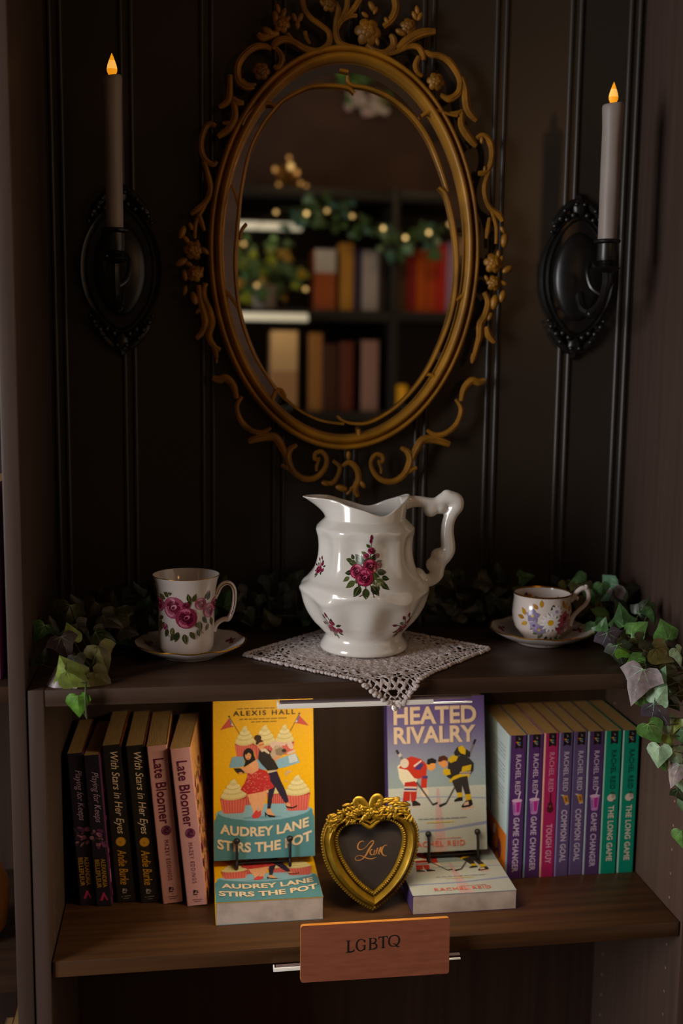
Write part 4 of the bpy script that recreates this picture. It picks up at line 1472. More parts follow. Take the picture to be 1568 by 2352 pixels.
G1 = 'paperbacks leaning on the lower shelf at left'
for i, lab in enumerate(('dark purple paperback with script title, far left, in the deepest shadow', 'dark purple paperback with bright yellow author name, second from the left',
                         'black-spined paperback with orange disc, directly right of the purple pair', 'black-spined paperback with orange disc, touching the pink books',
                         'dusty pink paperback, its front hidden against the other pink book', 'dusty pink paperback with flowered orange cover showing, rightmost of the leaning row')):
    left_book(i, lab, G1)

# ---- the eight paperbacks on the right
RIGHT = [(1160.6, 2022, 'v'), (1201.5, 2019, 'v'), (1239.5, 2017, 'm'), (1272.5, 2014.5, 'g'), (1305, 2012.5, 'g'), (1338, 2010.5, 'w'), (1376, 2009, 't'), (1417.5, 2007, 't')]
KIND = {'v': ('4c2b62', 'GAME CHANGER', 'cup', 'b9a3bd', '74909a'), 'm': ('a32158', 'TOUGH GUY', 'guitar', 'd08aa6', 'b8877a'), 'g': ('5b4870', 'COMMON GOAL', 'phone', 'b7a7bb', '746c98'),
        'w': ('4d3460', 'GAME CHANGER', 'cup', 'b9a3bd', '868c94'), 't': ('008468', 'THE LONG GAME', 'puck', 'cfc4ae', '7fa396')}


def right_book(i, label):
    px, py, k = RIGHT[i]
    p = atz(px, py, -GAP)
    nx = atz(RIGHT[i + 1][0], RIGHT[i + 1][1], -GAP).x if i < 7 else p.x + .0235
    t = min(nx - p.x - .0006, .0235)
    h = .2015 if i not in (0, 1) else .2000
    p.y = 0.1385 + (0.0012 if i in (1, 4) else 0)
    mw = Matrix.Translation(Vector((p.x, p.y, -GAP + .0003)))
    spine, title, icon, ink, edge = KIND[k]
    o = paperback('paperback_book', label, t, .134, h, spine, '7a8aa0' if i == 0 else spine, 'a9bcc2' if i == 0 else {'v': '6a7888', 'm': '8a5a68', 'g': '6a6488', 'w': '6c6a7c', 't': '3c7468'}[k], mw, 'paperbacks standing upright on the lower shelf at right', edge=edge)
    fn = spine_fn(h)
    c = t * .55
    mb = MB()
    w = .0050
    mb.flat([([(0, c - w), (.0185, c - w), (.0165, c), (.0185, c + w), (0, c + w)], lin('1b1518'))], fn)
    for q, col in enumerate(('c0392b', 'd8a020', '5a9a3a', '3a6ab0')):
        mb.flat([(ell(.0092 + .0003 * q, c - .0036 + .0016 * q, .0011, .0011, 8), lin(col))], fn, l0=3)
    ribbon(mb, [(.003, c - .001), (.0045, c + .001), (.006, c - .0006), (.005, c + .002)], .0006, fn, lin('9a8a8a'), 6e-5)
    for q in range(3):
        ribbon(mb, [(.0115 + .001 * q, c - .0025 + .0015 * q), (.0125 + .001 * q, c + .0005), (.0135, c + .0022 - .001 * q), (.0122, c + .001)], .0007, fn, lin('b0a0a0'), 6e-5)
    book_part(o, 'imprint_tag', mb)
    mb = MB()
    letter(mb, 'RACHEL REID', fn, .0265, c - .0035, .055, .0072, lin({'v': ink, 'w': ink, 'g': ink, 'm': 'c27a98', 't': '0c4a3c'}[k]), bold=0.018, space=1.08)
    book_part(o, 'author_lettering', mb)
    mb = MB()
    x = .0855
    if icon == 'cup':
        P = lambda pts: [(x + a, c + b) for a, b in pts]
        mb.flat([(P([(.005, -.0062), (.0235, -.0045), (.0252, -.003), (.0252, .003), (.0235, .0045), (.005, .0062)]), lin('b07ab0')), (P([(.0065, -.001), (.021, -.0005), (.021, .0035), (.0065, .0048)]), lin('b0248a')),
                 (P([(.010, -.005), (.022, -.0038), (.022, -.002), (.010, -.0028)]), lin('8c5a9c')), (ell(x + .0045, c, .0024, .0072, 16), lin('c9a8c6')),
                 (P([(.0035, .0005), (.0035, .0022), (-.008, .0052), (-.008, .0035)]), lin('c8b8cc'))], fn)
    elif icon == 'guitar':
        mb.flat([(ell(x + .020, c, .0055, .0045, 14), lin('4a1a20')), (ell(x + .0135, c, .0035, .0034, 12), lin('52202a')), ([(x - .004, c - .0006), (x + .014, c - .0009), (x + .014, c + .0009), (x - .004, c + .0006)], lin('3a1418')), (ell(x + .0165, c, .0014, .0014, 8), lin('8a4a30'))], fn)
    elif icon == 'phone':
        P = lambda pts: [(x + a, c + b) for a, b in pts]
        mb.flat([(P([(.003, -.003), (.014, .0008), (.0125, .006), (.0015, .0035)]), lin('c8861e')), (P([(.005, -.0005), (.011, .0015), (.010, .0045), (.004, .0025)]), lin('7a5a2a')), (P([(.0008, -.0062), (.003, -.0035), (.002, .001), (.0006, -.003)]), lin('b9a9a0')),
                 (P([(.0135, .0005), (.0155, .001), (.014, .006), (.0125, .006)]), lin('b9a9a0'))], fn)
    else:
        mb.flat([(ell(x + .008, c - .0003, .0052, .0062, 16, .3), lin('cfc0ae')), (ell(x + .006, c + .0025, .0030, .0032, 12), lin('a89888')), (ell(x + .0015, c + .001, .0020, .0030, 10), lin('2a5a34')), (ell(x + .012, c + .0035, .0015, .0015, 8), lin('6a4a3a')), (ell(x + .0165, c + .002, .0015, .001, 8), lin('2a6a40'))], fn)
    book_part(o, 'spine_emblem', mb)
    mb = MB()
    x0, ln = {'cup': (.1135, .077), 'guitar': (.1265, .056), 'phone': (.1075, .074), 'puck': (.1045, .079)}[icon]
    letter(mb, title, fn, x0, c - .0042, ln, .0084, lin(ink), bold=0.03, space=1.06)
    book_part(o, 'title_lettering', mb)
    if i == 0:
        mb = MB()
        bf = lambda yy, z, l: Vector((-.0002 - l, yy, z))
        for q in range(17):
            z = .182 - .0052 * q
            if q in (0, 5, 11):
                continue
            rnd = random.Random(q)
            y = .016
            while y < .118:
                e = min(y + .006 + rnd.random() * .014, .12)
                mb.flat([([(y, z), (e, z), (e, z + .0009), (y, z + .0009)], lin('5a6a74'))], bf)
                y = e + .0022
        book_part(o, 'blurb_print', mb)
        mb = MB()
        mb.flat([([(.001, .001), (.133, .001), (.133, .062), (.001, .062)], lin('c06a1e')), (ell(.05, .035, .016, .018, 20), lin('4a2a4e')), (ell(.05, .035, .012, .013, 20), lin('c06a1e')), (ell(.085, .028, .018, .020, 18), lin('43204a')), (ell(.03, .03, .009, .014, 12), lin('5a2a46')),
                 (ell(.075, .045, .010, .006, 12, .4), lin('b8482c')), (ell(.055, .048, .006, .010, 10, .6), lin('d8c0a0'))], bf)
        book_part(o, 'back_picture', mb)
    return o


for i, lab in enumerate(('purple paperback with pale back cover showing, leftmost of the upright row', 'purple paperback standing just left of the magenta one', 'magenta paperback in the upright row at right',
                         'muted violet paperback directly right of the magenta book', 'muted violet paperback second from the magenta book', 'deep purple paperback standing against the first green book',
                         'teal green paperback, left one of the green pair', 'teal green paperback at the far right end of the upright row')):
    right_book(i, lab)


# ---- cover picture of the cupcake book (coordinates read off the cover, then scaled to the card)
def cover_fn(t, d, h, quad):
    x0, x1, y0, y1 = quad
    return lambda X, Y, l: Vector((t + .0002 + l, d * min(max((X - x0) / (x1 - x0), 0.002), .998), h * (1 - min(max((Y - y0) / (y1 - y0), 0.0), 1.0))))


def cupcake(pl, cx, ytop, yrim, ybot, w, shade='c8574a'):
    wr = [(cx - w, yrim), (cx + w, yrim), (cx + w * .82, ybot - 12), (cx + w * .6, ybot), (cx - w * .6, ybot), (cx - w * .82, ybot - 12)]
    pl.append((wr, lin(shade)))
    for k in range(9):
        a = -0.9 + 1.8 * k / 8
        pl.append(([(cx + a * w - 4, yrim + 6), (cx + a * w + 5, yrim + 6), (cx + a * w * .84 + 4, ybot - 6), (cx + a * w * .84 - 3, ybot - 6)], lin('d8766a')))
    pl.append((ell(cx, yrim, w * 1.02, 18, 20), lin('a83a34')))
    H = yrim - ytop
    for f, ww, hh, c in ((.14, 1.0, .24, 'cdbb7c'), (.2, .93, .2, 'd9cb90'), (.38, .8, .2, 'c9b87a'), (.42, .74, .17, 'dccf96'), (.6, .55, .17, 'c8b87c'), (.63, .5, .14, 'e0d4a0'), (.79, .3, .15, 'd2c48a')):
        pl.append((ell(cx, yrim - H * f, w * ww, H * hh, 20, -.05), lin(c)))
    pl.append(([(cx - w * .22, yrim - H * .82), (cx - w * .1, yrim - H * .96), (cx + w * .1, ytop), (cx + w * .24, ytop + H * .04), (cx + w * .1, ytop + H * .08), (cx + w * .2, yrim - H * .8)], lin('ddd09a')))


def cake_art():
    P = []
    P.append(([(88, 100), (1070, 100), (1070, 1640), (88, 1640)], lin('e4ae08')))
    for s, xa, ya, xb, yb in ((1, 243, 265, 348, 448), (-1, 935, 258, 843, 425)):
        P.append(([(xa - 4, ya), (xa + 4, ya), (xb + 5, yb), (xb - 3, yb)], lin('5a3a12')))
        P.append((ell(xa, ya, 11, 9, 8), lin('5a3a12')))
        f = [(xa + s * 2, ya + 12), (xa + s * 46, ya + 95), (xa - s * 92, ya + 130)] if s > 0 else [(xa - 2, ya + 12), (xa - 46, ya + 88), (xa + 92, ya + 122)]
        P.append((f, lin('d8c8c4')))
        m = [(f[0][0] * (1 - q) + f[2][0] * q, f[0][1] * (1 - q) + f[2][1] * q) for q in (.45, .62)]
        P.append(([f[1], m[0], m[1], (f[1][0], f[1][1] + 6)], lin('b83a34')))
        P.append(([(f[0][0], f[0][1]), (f[1][0] - s * 20, f[1][1] - 30), (f[1][0] - s * 34, f[1][1] + 6), (f[0][0] - s * 22, f[0][1] + 30)], lin('5a6a9a')))
        P.append(([(f[0][0] - s * 2, f[0][1] + 4), (f[2][0] + s * 10, f[2][1] - 14), (f[2][0], f[2][1]), (f[1][0] - s * 10, f[1][1] + 4), (f[1][0] - s * 26, f[1][1] - 6)], lin('c04a40')))
    cupcake(P, 785, 360, 535, 650, 95)
    cupcake(P, 395, 362, 535, 670, 98)
    cupcake(P, 590, 360, 545, 690, 112, 'b84a42')
    cupcake(P, 700, 905, 1015, 1140, 95, 'b03c38')
    cupcake(P, 470, 905, 1010, 1140, 90, 'a83834')
    P.append((ell(582, 1200, 480, 84, 36), lin('7fa7b4')))
    P.append(([(84, 1275), (128, 1188), (150, 1205), (250, 1243), (400, 1270), (560, 1281), (740, 1272), (900, 1246), (1030, 1190), (1040, 1172), (1070, 1265), (1074, 1640), (80, 1640)], lin('4f838c')))
    P.append((ell(582, 1192, 440, 72, 36), lin('86aebb')))
    P.append((ell(560, 1245, 190, 14, 20), lin('6a96a4')))
    cupcake(P, 278, 868, 1050, 1195, 128)
    cupcake(P, 905, 852, 1035, 1195, 128)
    # boxes
    P.append(([(240, 755), (268, 660), (300, 652), (380, 655), (395, 740), (330, 760)], lin('7ba3bd')))
    P.append(([(500, 690), (560, 680), (610, 760), (600, 790), (540, 790)], lin('7ba3bd')))
    P.append(([(690, 700), (720, 690), (890, 640), (935, 730), (800, 770), (720, 780)], lin('86b0c6')))
    P.append(([(820, 665), (890, 645), (915, 720), (830, 735)], lin('c4cdd2')))
    for q in ((700, 560, 60, 40, .3), (840, 560, 26, 46, -.5), (850, 630, 46, 14, -.3), (760, 545, 40, 18, .2)):
        P.append((ell(q[0], q[1], q[2], q[3], 14, q[4]), lin('d8b8ac')))
    for q in ((820, 820, 34, 12, -.2), (800, 835, 10, 26, .3), (800, 908, 18, 7, 0)):
        P.append((ell(q[0], q[1], q[2], q[3], 10, q[4]), lin('c9a884')))
    # standing figure in dark jacket
    P.append(([(620, 815), (705, 800), (745, 905), (790, 1000), (820, 1100), (790, 1122), (760, 1080), (700, 980), (690, 960), (660, 1060), (640, 1165), (608, 1165), (612, 1080), (625, 960)], lin('2c2438')))
    P.append(([(540, 600), (600, 585), (660, 620), (680, 700), (722, 780), (700, 800), (625, 820), (600, 780), (560, 740), (525, 690), (528, 640)], lin('2b2520')))
    P.append(([(612, 800), (705, 795), (710, 806), (618, 826)], lin('c8b49a')))
    P.append(([(640, 640), (690, 560), (740, 560), (790, 610), (770, 650), (700, 700), (660, 680)], lin('b9a48c')))
    P.append(([(668, 690), (740, 620), (765, 635), (730, 690), (690, 705)], lin('d49a6c')))
    P.append(([(690, 600), (740, 580), (800, 600), (806, 625), (750, 660), (700, 650)], lin('8c7a64')))
    P.append((ell(780, 612, 24, 18, 10), lin('3a2a22')))
    P.append(([(520, 520), (575, 505), (588, 560), (570, 600), (548, 600), (520, 570)], lin('d89c6a')))
    P.append(([(540, 590), (600, 585), (640, 630), (625, 640), (580, 610), (560, 620)], lin('d0c0a8')))
    P.append((ell(522, 480, 36, 30, 14), lin('3e2416')))
    P.append(([(502, 545), (506, 500), (545, 490), (578, 515), (540, 525), (520, 545)], lin('3e2416')))
    P.append(([(530, 548), (580, 536), (580, 548), (534, 558)], lin('b06a44')))
    P.append(([(600, 1165), (640, 1165), (655, 1205), (690, 1240), (660, 1250), (620, 1235), (600, 1200)], lin('d89c6a')))
    P.append(([(580, 1190), (610, 1220), (690, 1238), (680, 1250), (625, 1245), (598, 1222), (592, 1245), (586, 1240)], lin('1c1614')))
    P.append(([(790, 1120), (830, 1120), (840, 1150), (800, 1150)], lin('d89c6a')))
    P.append(([(785, 1140), (820, 1156), (860, 1160), (905, 1140), (898, 1160), (850, 1175), (800, 1164)], lin('1c1614')))
    # seated figure in spotted skirt
    P.append(([(408, 1000), (500, 990), (520, 1060), (512, 1150), (505, 1220), (470, 1225), (465, 1170), (440, 1100)], lin('e0a274')))
    P.append(([(505, 1000), (610, 985), (600, 1060), (570, 1140), (550, 1200), (515, 1200), (520, 1140), (505, 1070)], lin('dd9e70')))
    P.append(([(455, 1225), (500, 1170), (520, 1190), (545, 1175), (550, 1220), (520, 1248), (465, 1252)], lin('c8403a')))
    P.append(([(440, 690), (500, 680), (525, 730), (525, 790), (450, 830), (420, 800)], lin('e0a274')))
    P.append(([(420, 815), (520, 772), (600, 800), (635, 850), (640, 900), (680, 955), (660, 970), (560, 1000), (420, 1020), (345, 970), (390, 910), (415, 850)], lin('b82e2c')))
    rnd = random.Random(4)
    for k in range(70):
        q, r = rnd.random(), rnd.random()
        yy = 815 + 180 * q
        xx = 420 - 65 * q + (180 + 110 * q) * r
        P.append((ell(xx, yy, 4.5, 3.5, 6), lin('dca090')))
    P.append(([(345, 765), (400, 745), (480, 775), (520, 720), (525, 790), (470, 820), (400, 815), (350, 790)], lin('dd9e70')))
    P.append(([(285, 765), (350, 765), (388, 800), (380, 818), (320, 810)], lin('2a2420')))
    P.append((ell(350, 812, 22, 10, 10), lin('d89868')))
    P.append((ell(430, 640, 52, 66, 18), lin('201816')))
    P.append(([(385, 620), (400, 700), (380, 760), (440, 725), (500, 690), (480, 640)], lin('201816')))
    P.append((ell(425, 648, 30, 40, 14), lin('dd9e70')))
    P.append(([(392, 620), (425, 596), (462, 612), (462, 640), (430, 618), (405, 640)], lin('201816')))
    P.append((ell(424, 674, 11, 5, 8), lin('a83a34')))
    for x in (412, 438):
        P.append((ell(x, 643, 6, 3, 6), lin('3a241c')))
    return P


def cake_cover(o, t, d, h):
    quad = (84, 1074, 98, 1638)
    fn = cover_fn(t, d, h, quad)
    mb = MB()
    mb.flat(cake_art(), fn, step=4e-6)
    for y0, xs in ((190, (315, 385, 445, 500, 580, 640, 700)), (292, (340, 385, 430, 470, 530, 600, 650, 720, 815)), (320, (455, 500, 560, 640, 715))):
        for a, b in zip(xs, xs[1:]):
            mb.flat([([(a + 4, y0), (b - 6, y0), (b - 6, y0 + 9), (a + 4, y0 + 9)], lin('7a5a1c'))], fn, step=1e-3)
    book_part(o, 'cover_picture', mb)
    mb = MB()
    letter(mb, 'ALEXIS HALL', fn, 283, 262, 612, -48, lin('4a2e12'), lift=1.2e-3, bold=0.022, space=1.35)
    book_part(o, 'author_lettering', mb)
    mb = MB()
    sag = lambda a, b: (lambda X, Y, l: fn(X, Y - a * ((X - 560) / 450) ** 2 - b * (X - 560) / 450, l))
    letter(mb, 'AUDREY LANE', sag(62, 10), 145, 1424, 870, -92, lin('dcc6a4'), lift=1.2e-3, bold=0.035)
    letter(mb, 'STIRS THE POT', sag(66, 14), 118, 1574, 925, -96, lin('dcc6a4'), lift=1.2e-3, bold=0.035)
    book_part(o, 'title_lettering', mb)


def hockey_art():
    P = []
    top = [(120, 110), (1140, 110)]
    st = [(110, '55407a'), (330, '5c4c86'), (520, '6e6890'), (700, '7e8298'), (860, '86939c'), (1015, '8a9a9a')]
    for (y0, c0), (y1, c1) in zip(st, st[1:]):
        P.append(([(120, y0), (1145, y0), (1145, y1), (120, y1)], [lin(c0), lin(c0), lin(c1), lin(c1)]))
    P.append(([(120, 1015), (1145, 1015), (1145, 1660), (120, 1660)], [lin('b3b5ac'), lin('b3b5ac'), lin('a6aaa6'), lin('a6aaa6')]))
    P.append(([(622, 1030), (648, 1030), (720, 1660), (585, 1660)], lin('b69a98')))
    P.append(([(120, 1112), (640, 1105), (1145, 1135), (1145, 1150), (640, 1117), (120, 1122)], lin('8c94a8')))
    P.append(([(120, 1430), (640, 1425), (1145, 1365), (1145, 1395), (640, 1446), (120, 1452)], lin('8088a8')))

    def stick(x0, y0, x1, y1, w, c, blade):
        dx, dy = x1 - x0, y1 - y0
        l = hypot(dx, dy)
        nx, ny = -dy / l * w, dx / l * w
        P.append(([(x0 + nx, y0 + ny), (x1 + nx, y1 + ny), (x1 - nx, y1 - ny), (x0 - nx, y0 - ny)], lin(c)))
        P.append((blade, lin('1e1a1c')))
    # left player, red
    stick(215, 650, 330, 800, 12, '6a6460', [(212, 645), (232, 640), (258, 690), (240, 700)])
    P.append(([(235, 690), (262, 672), (275, 700), (250, 718)], lin('b9b2b0')))
    P.append(([(228, 800), (330, 730), (420, 830), (430, 920), (420, 960), (300, 1000), (245, 920)], lin('d6ccb0')))
    P.append(([(320, 730), (370, 710), (470, 740), (530, 800), (520, 900), (450, 930), (400, 925), (330, 840), (240, 820), (290, 760)], lin('b8301e')))
    P.append(([(395, 835), (460, 775), (500, 790), (460, 845)], lin('46366e')))
    P.append(([(390, 800), (470, 750), (478, 760), (400, 815)], lin('d8c8b8')))
    P.append((ell(300, 775, 44, 46, 16), lin('cdbfae')))
    P.append(([(470, 900), (530, 905), (520, 1020), (460, 1020)], lin('b8301e')))
    P.append(([(480, 905), (535, 905), (532, 930), (478, 930)], lin('46366e')))
    P.append((ell(500, 1065, 40, 45, 14), lin('d0bca4')))
    P.append(([(300, 960), (400, 950), (428, 980), (415, 1110), (400, 1150), (360, 1150), (355, 1050), (345, 1140), (275, 1140), (290, 1030)], lin('b02c1e')))
    P.append(([(292, 1000), (420, 1005), (418, 1052), (290, 1045)], lin('cfc0b0')))
    P.append(([(292, 1015), (419, 1022), (418, 1040), (291, 1033)], lin('40366a')))
    for x in (270, 370):
        P.append(([(x, 1140), (x + 40, 1140), (x + 85, 1172), (x + 85, 1188), (x, 1190)], lin('2a2020')))
        P.append(([(x - 5, 1192), (x + 85, 1192), (x + 95, 1200), (x, 1206)], lin('c4a89a')))
    P.append(([(520, 790), (560, 760), (615, 790), (615, 830), (575, 860), (535, 840)], lin('d8944a')))
    P.append(([(525, 790), (535, 745), (580, 732), (628, 755), (620, 785), (570, 785), (550, 800)], lin('1e1a1e')))
    stick(420, 960, 580, 1185, 8, '4c4848', [(570, 1178), (630, 1160), (632, 1180), (580, 1196)])
    # right player, black and yellow
    stick(1030, 570, 960, 730, 11, '6a6464', [(1022, 565), (1042, 572), (1020, 620), (1002, 612)])
    P.append(([(840, 640), (890, 622), (935, 660), (975, 690), (975, 740), (900, 740), (860, 720), (820, 725), (805, 690)], lin('2a2420')))
    P.append(([(850, 640), (890, 622), (930, 660), (925, 715), (880, 700), (855, 670)], lin('c3a015')))
    P.append(([(750, 760), (830, 720), (960, 745), (1010, 800), (1005, 870), (960, 930), (880, 930), (800, 960), (740, 930), (710, 900), (740, 850)], lin('2b2625')))
    P.append(([(740, 760), (790, 710), (850, 730), (830, 770), (770, 790)], lin('bc9a14')))
    P.append(([(700, 840), (760, 850), (770, 900), (720, 910), (690, 890)], lin('c3a015')))
    P.append(([(890, 830), (985, 812), (975, 870), (880, 880)], lin('bc9a14')))
    P.append(([(865, 880), (978, 880), (970, 915), (860, 905)], lin('b8a48c')))
    P.append(([(868, 890), (976, 890), (974, 900), (866, 898)], lin('4a4050')))
    P.append(([(860, 900), (968, 912), (955, 940), (870, 930), (800, 960), (770, 985), (750, 960), (800, 920)], lin('c3a015')))
    P.append(([(780, 960), (870, 930), (940, 920), (950, 1000), (970, 1100), (915, 1110), (885, 1010), (880, 1085), (830, 1085), (800, 1020)], lin('2f2a28')))
    P.append(([(832, 1080), (885, 1080), (885, 1120), (835, 1130)], lin('c3a015')))
    P.append(([(910, 1100), (970, 1098), (978, 1150), (920, 1160)], lin('c3a015')))
    P.append(([(800, 1150), (840, 1125), (885, 1125), (888, 1160), (800, 1168)], lin('221c1c')))
    P.append(([(870, 1215), (920, 1160), (980, 1150), (990, 1200), (960, 1220), (880, 1228)], lin('221c1c')))
    P.append(([(905, 1180), (945, 1165), (950, 1200), (895, 1208)], lin('c8a890')))
    P.append(([(870, 1232), (995, 1215), (995, 1235), (880, 1250)], lin('c9a08c')))
    P.append(([(640, 770), (720, 755), (745, 800), (725, 830), (690, 830), (650, 800)], lin('d08a50')))
    P.append(([(640, 770), (650, 725), (700, 712), (740, 735), (742, 770), (700, 760), (665, 775)], lin('4a2418')))
    stick(805, 1030, 715, 1180, 8, '4c4848', [(640, 1190), (715, 1168), (722, 1185), (650, 1215)])
    return P


def hockey_cover(o, t, d, h):
    quad = (130, 1130, 140, 1640)
    fn = cover_fn(t, d, h, quad)
    mb = MB()
    mb.flat(hockey_art(), fn, step=8e-6)
    for y0, xs, c in ((1315, (425, 480, 540, 600, 650, 700, 760, 850, 930), '7a8084'), (1350, (510, 560, 640, 700, 800), 'c8b040'), (1505, (600, 660, 740, 870), 'c89a90')):
        for a, b in zip(xs, xs[1:]):
            mb.flat([([(a + 4, y0), (b - 8, y0), (b - 8, y0 + 9), (a + 4, y0 + 9)], lin(c))], fn, step=1.1e-3)
    book_part(o, 'cover_picture', mb)
    mb = MB()
    letter(mb, 'HEATED', fn, 195, 402, 850, -172, lin('cbb29a'), lift=1.2e-3, bold=0.03)
    letter(mb, 'RIVALRY', fn, 195, 588, 840, -165, lin('cbb29a'), lift=1.2e-3, bold=0.03)
    book_part(o, 'title_lettering', mb)
    mb = MB()
    letter(mb, 'RACHEL REID', fn, 355, 1588, 545, -54, lin('cf5a44'), lift=1.2e-3, bold=0.01, space=1.15)
    book_part(o, 'author_lettering', mb)


FACE = Matrix(((0, 1, 0, 0), (-1, 0, 0, 0), (0, 0, 1, 0), (0, 0, 0, 1)))      # front cover towards the viewer
FLAT = Matrix(((0, 1, 0, 0), (0, 0, 1, 0), (1, 0, 0, 0), (0, 0, 0, 1)))       # front cover up, foot of the book towards the viewer


def standing(x, y, z, lean, t):
    return Matrix.Translation(Vector((x, y, z))) @ Matrix.Rotation(-radians(lean), 4, 'X') @ Matrix.Translation(Vector((0, t, 0))) @ FACE


TA, DA, HA = .0290, .1325, .2080
cake = paperback('paperback_book', 'yellow cupcake-cover paperback propped upright on a black wire easel', TA, DA, HA, 'e4ae08', 'e4ae08', '4f838c', standing(.1886, .1530, -.2815, 11, TA), 'cupcake-cover paperbacks', edge='d29c08')
cake_cover(cake, TA, DA, HA)
cake2 = copy_tree(cake)
cake2['label'] = 'yellow cupcake-cover paperback lying flat below the propped copy'
cake2.matrix_basis = Matrix.Translation(Vector((.1885, .0633, -GAP + .0002))) @ FLAT
TH, DH_, HH = .0250, .1345, .2060
hot = paperback('paperback_book', 'purple hockey-cover paperback propped upright on a black wire easel', TH, DH_, HH, '4c3a6a', '8a939c', '4c3a6a', standing(.4205, .1530, -.2850, 11, TH), 'hockey-cover paperbacks', edge='44305e')
hockey_cover(hot, TH, DH_, HH)
hot2 = copy_tree(hot)
hot2['label'] = 'purple hockey-cover paperback lying flat beside the heart frame'
hot2.matrix_basis = Matrix.Translation(Vector((.4330, .0600, -GAP + .0002))) @ FLAT
for o_ in (cake2, hot2):
    for ch in o_.children:
        if ch.name.startswith('pages'):
            ch.data = ch.data.copy()
            ch.data.materials[0] = M['pages_flat']


# ---- wire easels that carry the two propped books
def easel(bx0, bx1, y, z, floor, lean, prongs, t, label):
    o = thing('book_easel', label, 'book stand', ((bx0 + bx1) / 2, y, floor), group='black wire book easels')
    r = .0019
    s, c = sin(radians(lean)), cos(radians(lean))
    for px in prongs:
        mb = MB()
        # ball-tipped hook in front, ledge under the book, upright behind it
        pts = [(px, y - .0055 + .004, z + .026), (px, y - .0060, z + .012), (px, y - .0065, z + .001), (px, y - .0045, z - .0032), (px, y + .006, z - .0046), (px, y + t, z - .0028 - t * s),
               (px, y + t + .0045, z + .004 - t * s), (px, y + t + .006 + .06 * s, z + .06), (px, y + t + .006 + .125 * s, z + .125)]
        mb.tube(pts, r, seg=8, smooth=4)
        tip = pts[0]
        mb.ball(tip, .0042, u=14, w=9)
        obj('prong', mb, M['black_wire'], o)
        mb = MB()
        mb.tube([(px, y + t + .006 + .10 * s, z + .10), (px, y + t + .045, z + .03), (px, min(y + t + .062, .2655), floor + r)], r, seg=8, smooth=3)
        obj('strut', mb, M['black_wire'], o)
        mb = MB()
        mb.tube([(px, y - .0065, z + .001), (px, y - .008, floor + r), (px, y + .010, floor + r)], r, seg=8, smooth=3)
        obj('foot', mb, M['black_wire'], o)
    for yy, zz in ((y + .004, z - .0046 - .002), (y + t + .006 + .09 * s, z + .09)):
        mb = MB()
        mb.tube([(prongs[0], yy, zz), (prongs[1], yy, zz)], r, seg=8, smooth=1)
        obj('crossbar', mb, M['black_wire'], o)


pa = [at(544, 1950, .147).x, at(666, 1946, .147).x]
ph = [at(985, 1925, .147).x, at(1098, 1922, .147).x]
easel(.1886, .3211, .1530, -.2815, -GAP + .0005 + TA + .0014, 11, pa, TA, 'black wire easel holding up the yellow cupcake book')
easel(.4205, .5555, .1530, -.2850, -GAP + .0005 + TH + .0014, 11, ph, TH, 'black wire easel holding up the purple hockey book')
# ================================================================ heart frame
HX, HY, HZ = 0.3862, 0.0800, -GAP + .0022
hm = Matrix.Translation(Vector((HX, HY, HZ))) @ Matrix.Rotation(radians(-9), 4, 'X') @ Matrix.Rotation(radians(1.5), 4, 'Z')
heart = thing('picture_frame', 'gold heart-shaped picture frame with a flower garland, standing between the flat books', 'picture frame', matrix=hm)
hz = lambda X, Y: ((X - 800) / 5.6 / 1815, (1612 - Y) / 5.6 / 1780)
INNER_R = [(757, 588), (800, 560), (860, 524), (950, 505), (1050, 530), (1130, 590), (1175, 670), (1186, 740), (1170, 860), (1120, 1000), (1040, 1150), (930, 1280), (803, 1386)]
INNER_L = [(803, 1386), (680, 1295), (560, 1170), (450, 1010), (380, 860), (352, 740), (362, 660), (410, 585), (480, 542), (560, 532), (640, 540), (710, 562)]
OUT_R = [(760, 470), (830, 420), (920, 400), (1060, 400), (1190, 430), (1310, 500), (1375, 610), (1392, 720), (1380, 880), (1300, 1110), (1190, 1280), (1040, 1440), (802, 1612)]
OUT_L = [(802, 1612), (620, 1512), (440, 1360), (280, 1170), (180, 960), (143, 760), (150, 640), (200, 520), (290, 450), (420, 415), (560, 405), (680, 425)]


def dense(pts, n=12):
    P, _ = catmull([Vector((*hz(*p), 0)) for p in pts], [1] * len(pts), n)
    return P


def loop(R_, L_, m=140):
    P = dense(R_) + dense(L_ + [R_[0]])[1:-1]
    # resample evenly by index on each half so inner and outer correspond
    return P


inn, out = loop(INNER_R, INNER_L), loop(OUT_R, OUT_L)
nn = min(len(inn), len(out))
mb = MB()
PRH = [(0.0, -.0035), (0.02, -.0065), (.10, -.0085), (.20, -.0070), (.26, -.0060), (.30, -.0075), (.36, -.0092), (.44, -.0120), (.58, -.0150), (.72, -.0125), (.80, -.0085), (.84, -.0070), (.90, -.0085), (.97, -.0070), (1.0, -.0030), (1.0, .0012), (0.0, .0012)]
for q, y in PRH:
    for k in range(nn):
        p = inn[k] * (1 - q) + out[k] * q
        mb.v.append((p.x, y, p.y))
for i in range(len(PRH) - 1):
    for k in range(nn):
        a, b = i * nn + k, i * nn + (k + 1) % nn
        mb.f.append([a, b, b + nn, a + nn])
        mb.m.append(0)
        mb.c.append(None)
obj('heart_moulding', mb, M['gold'], heart, local=True, sharp=50)


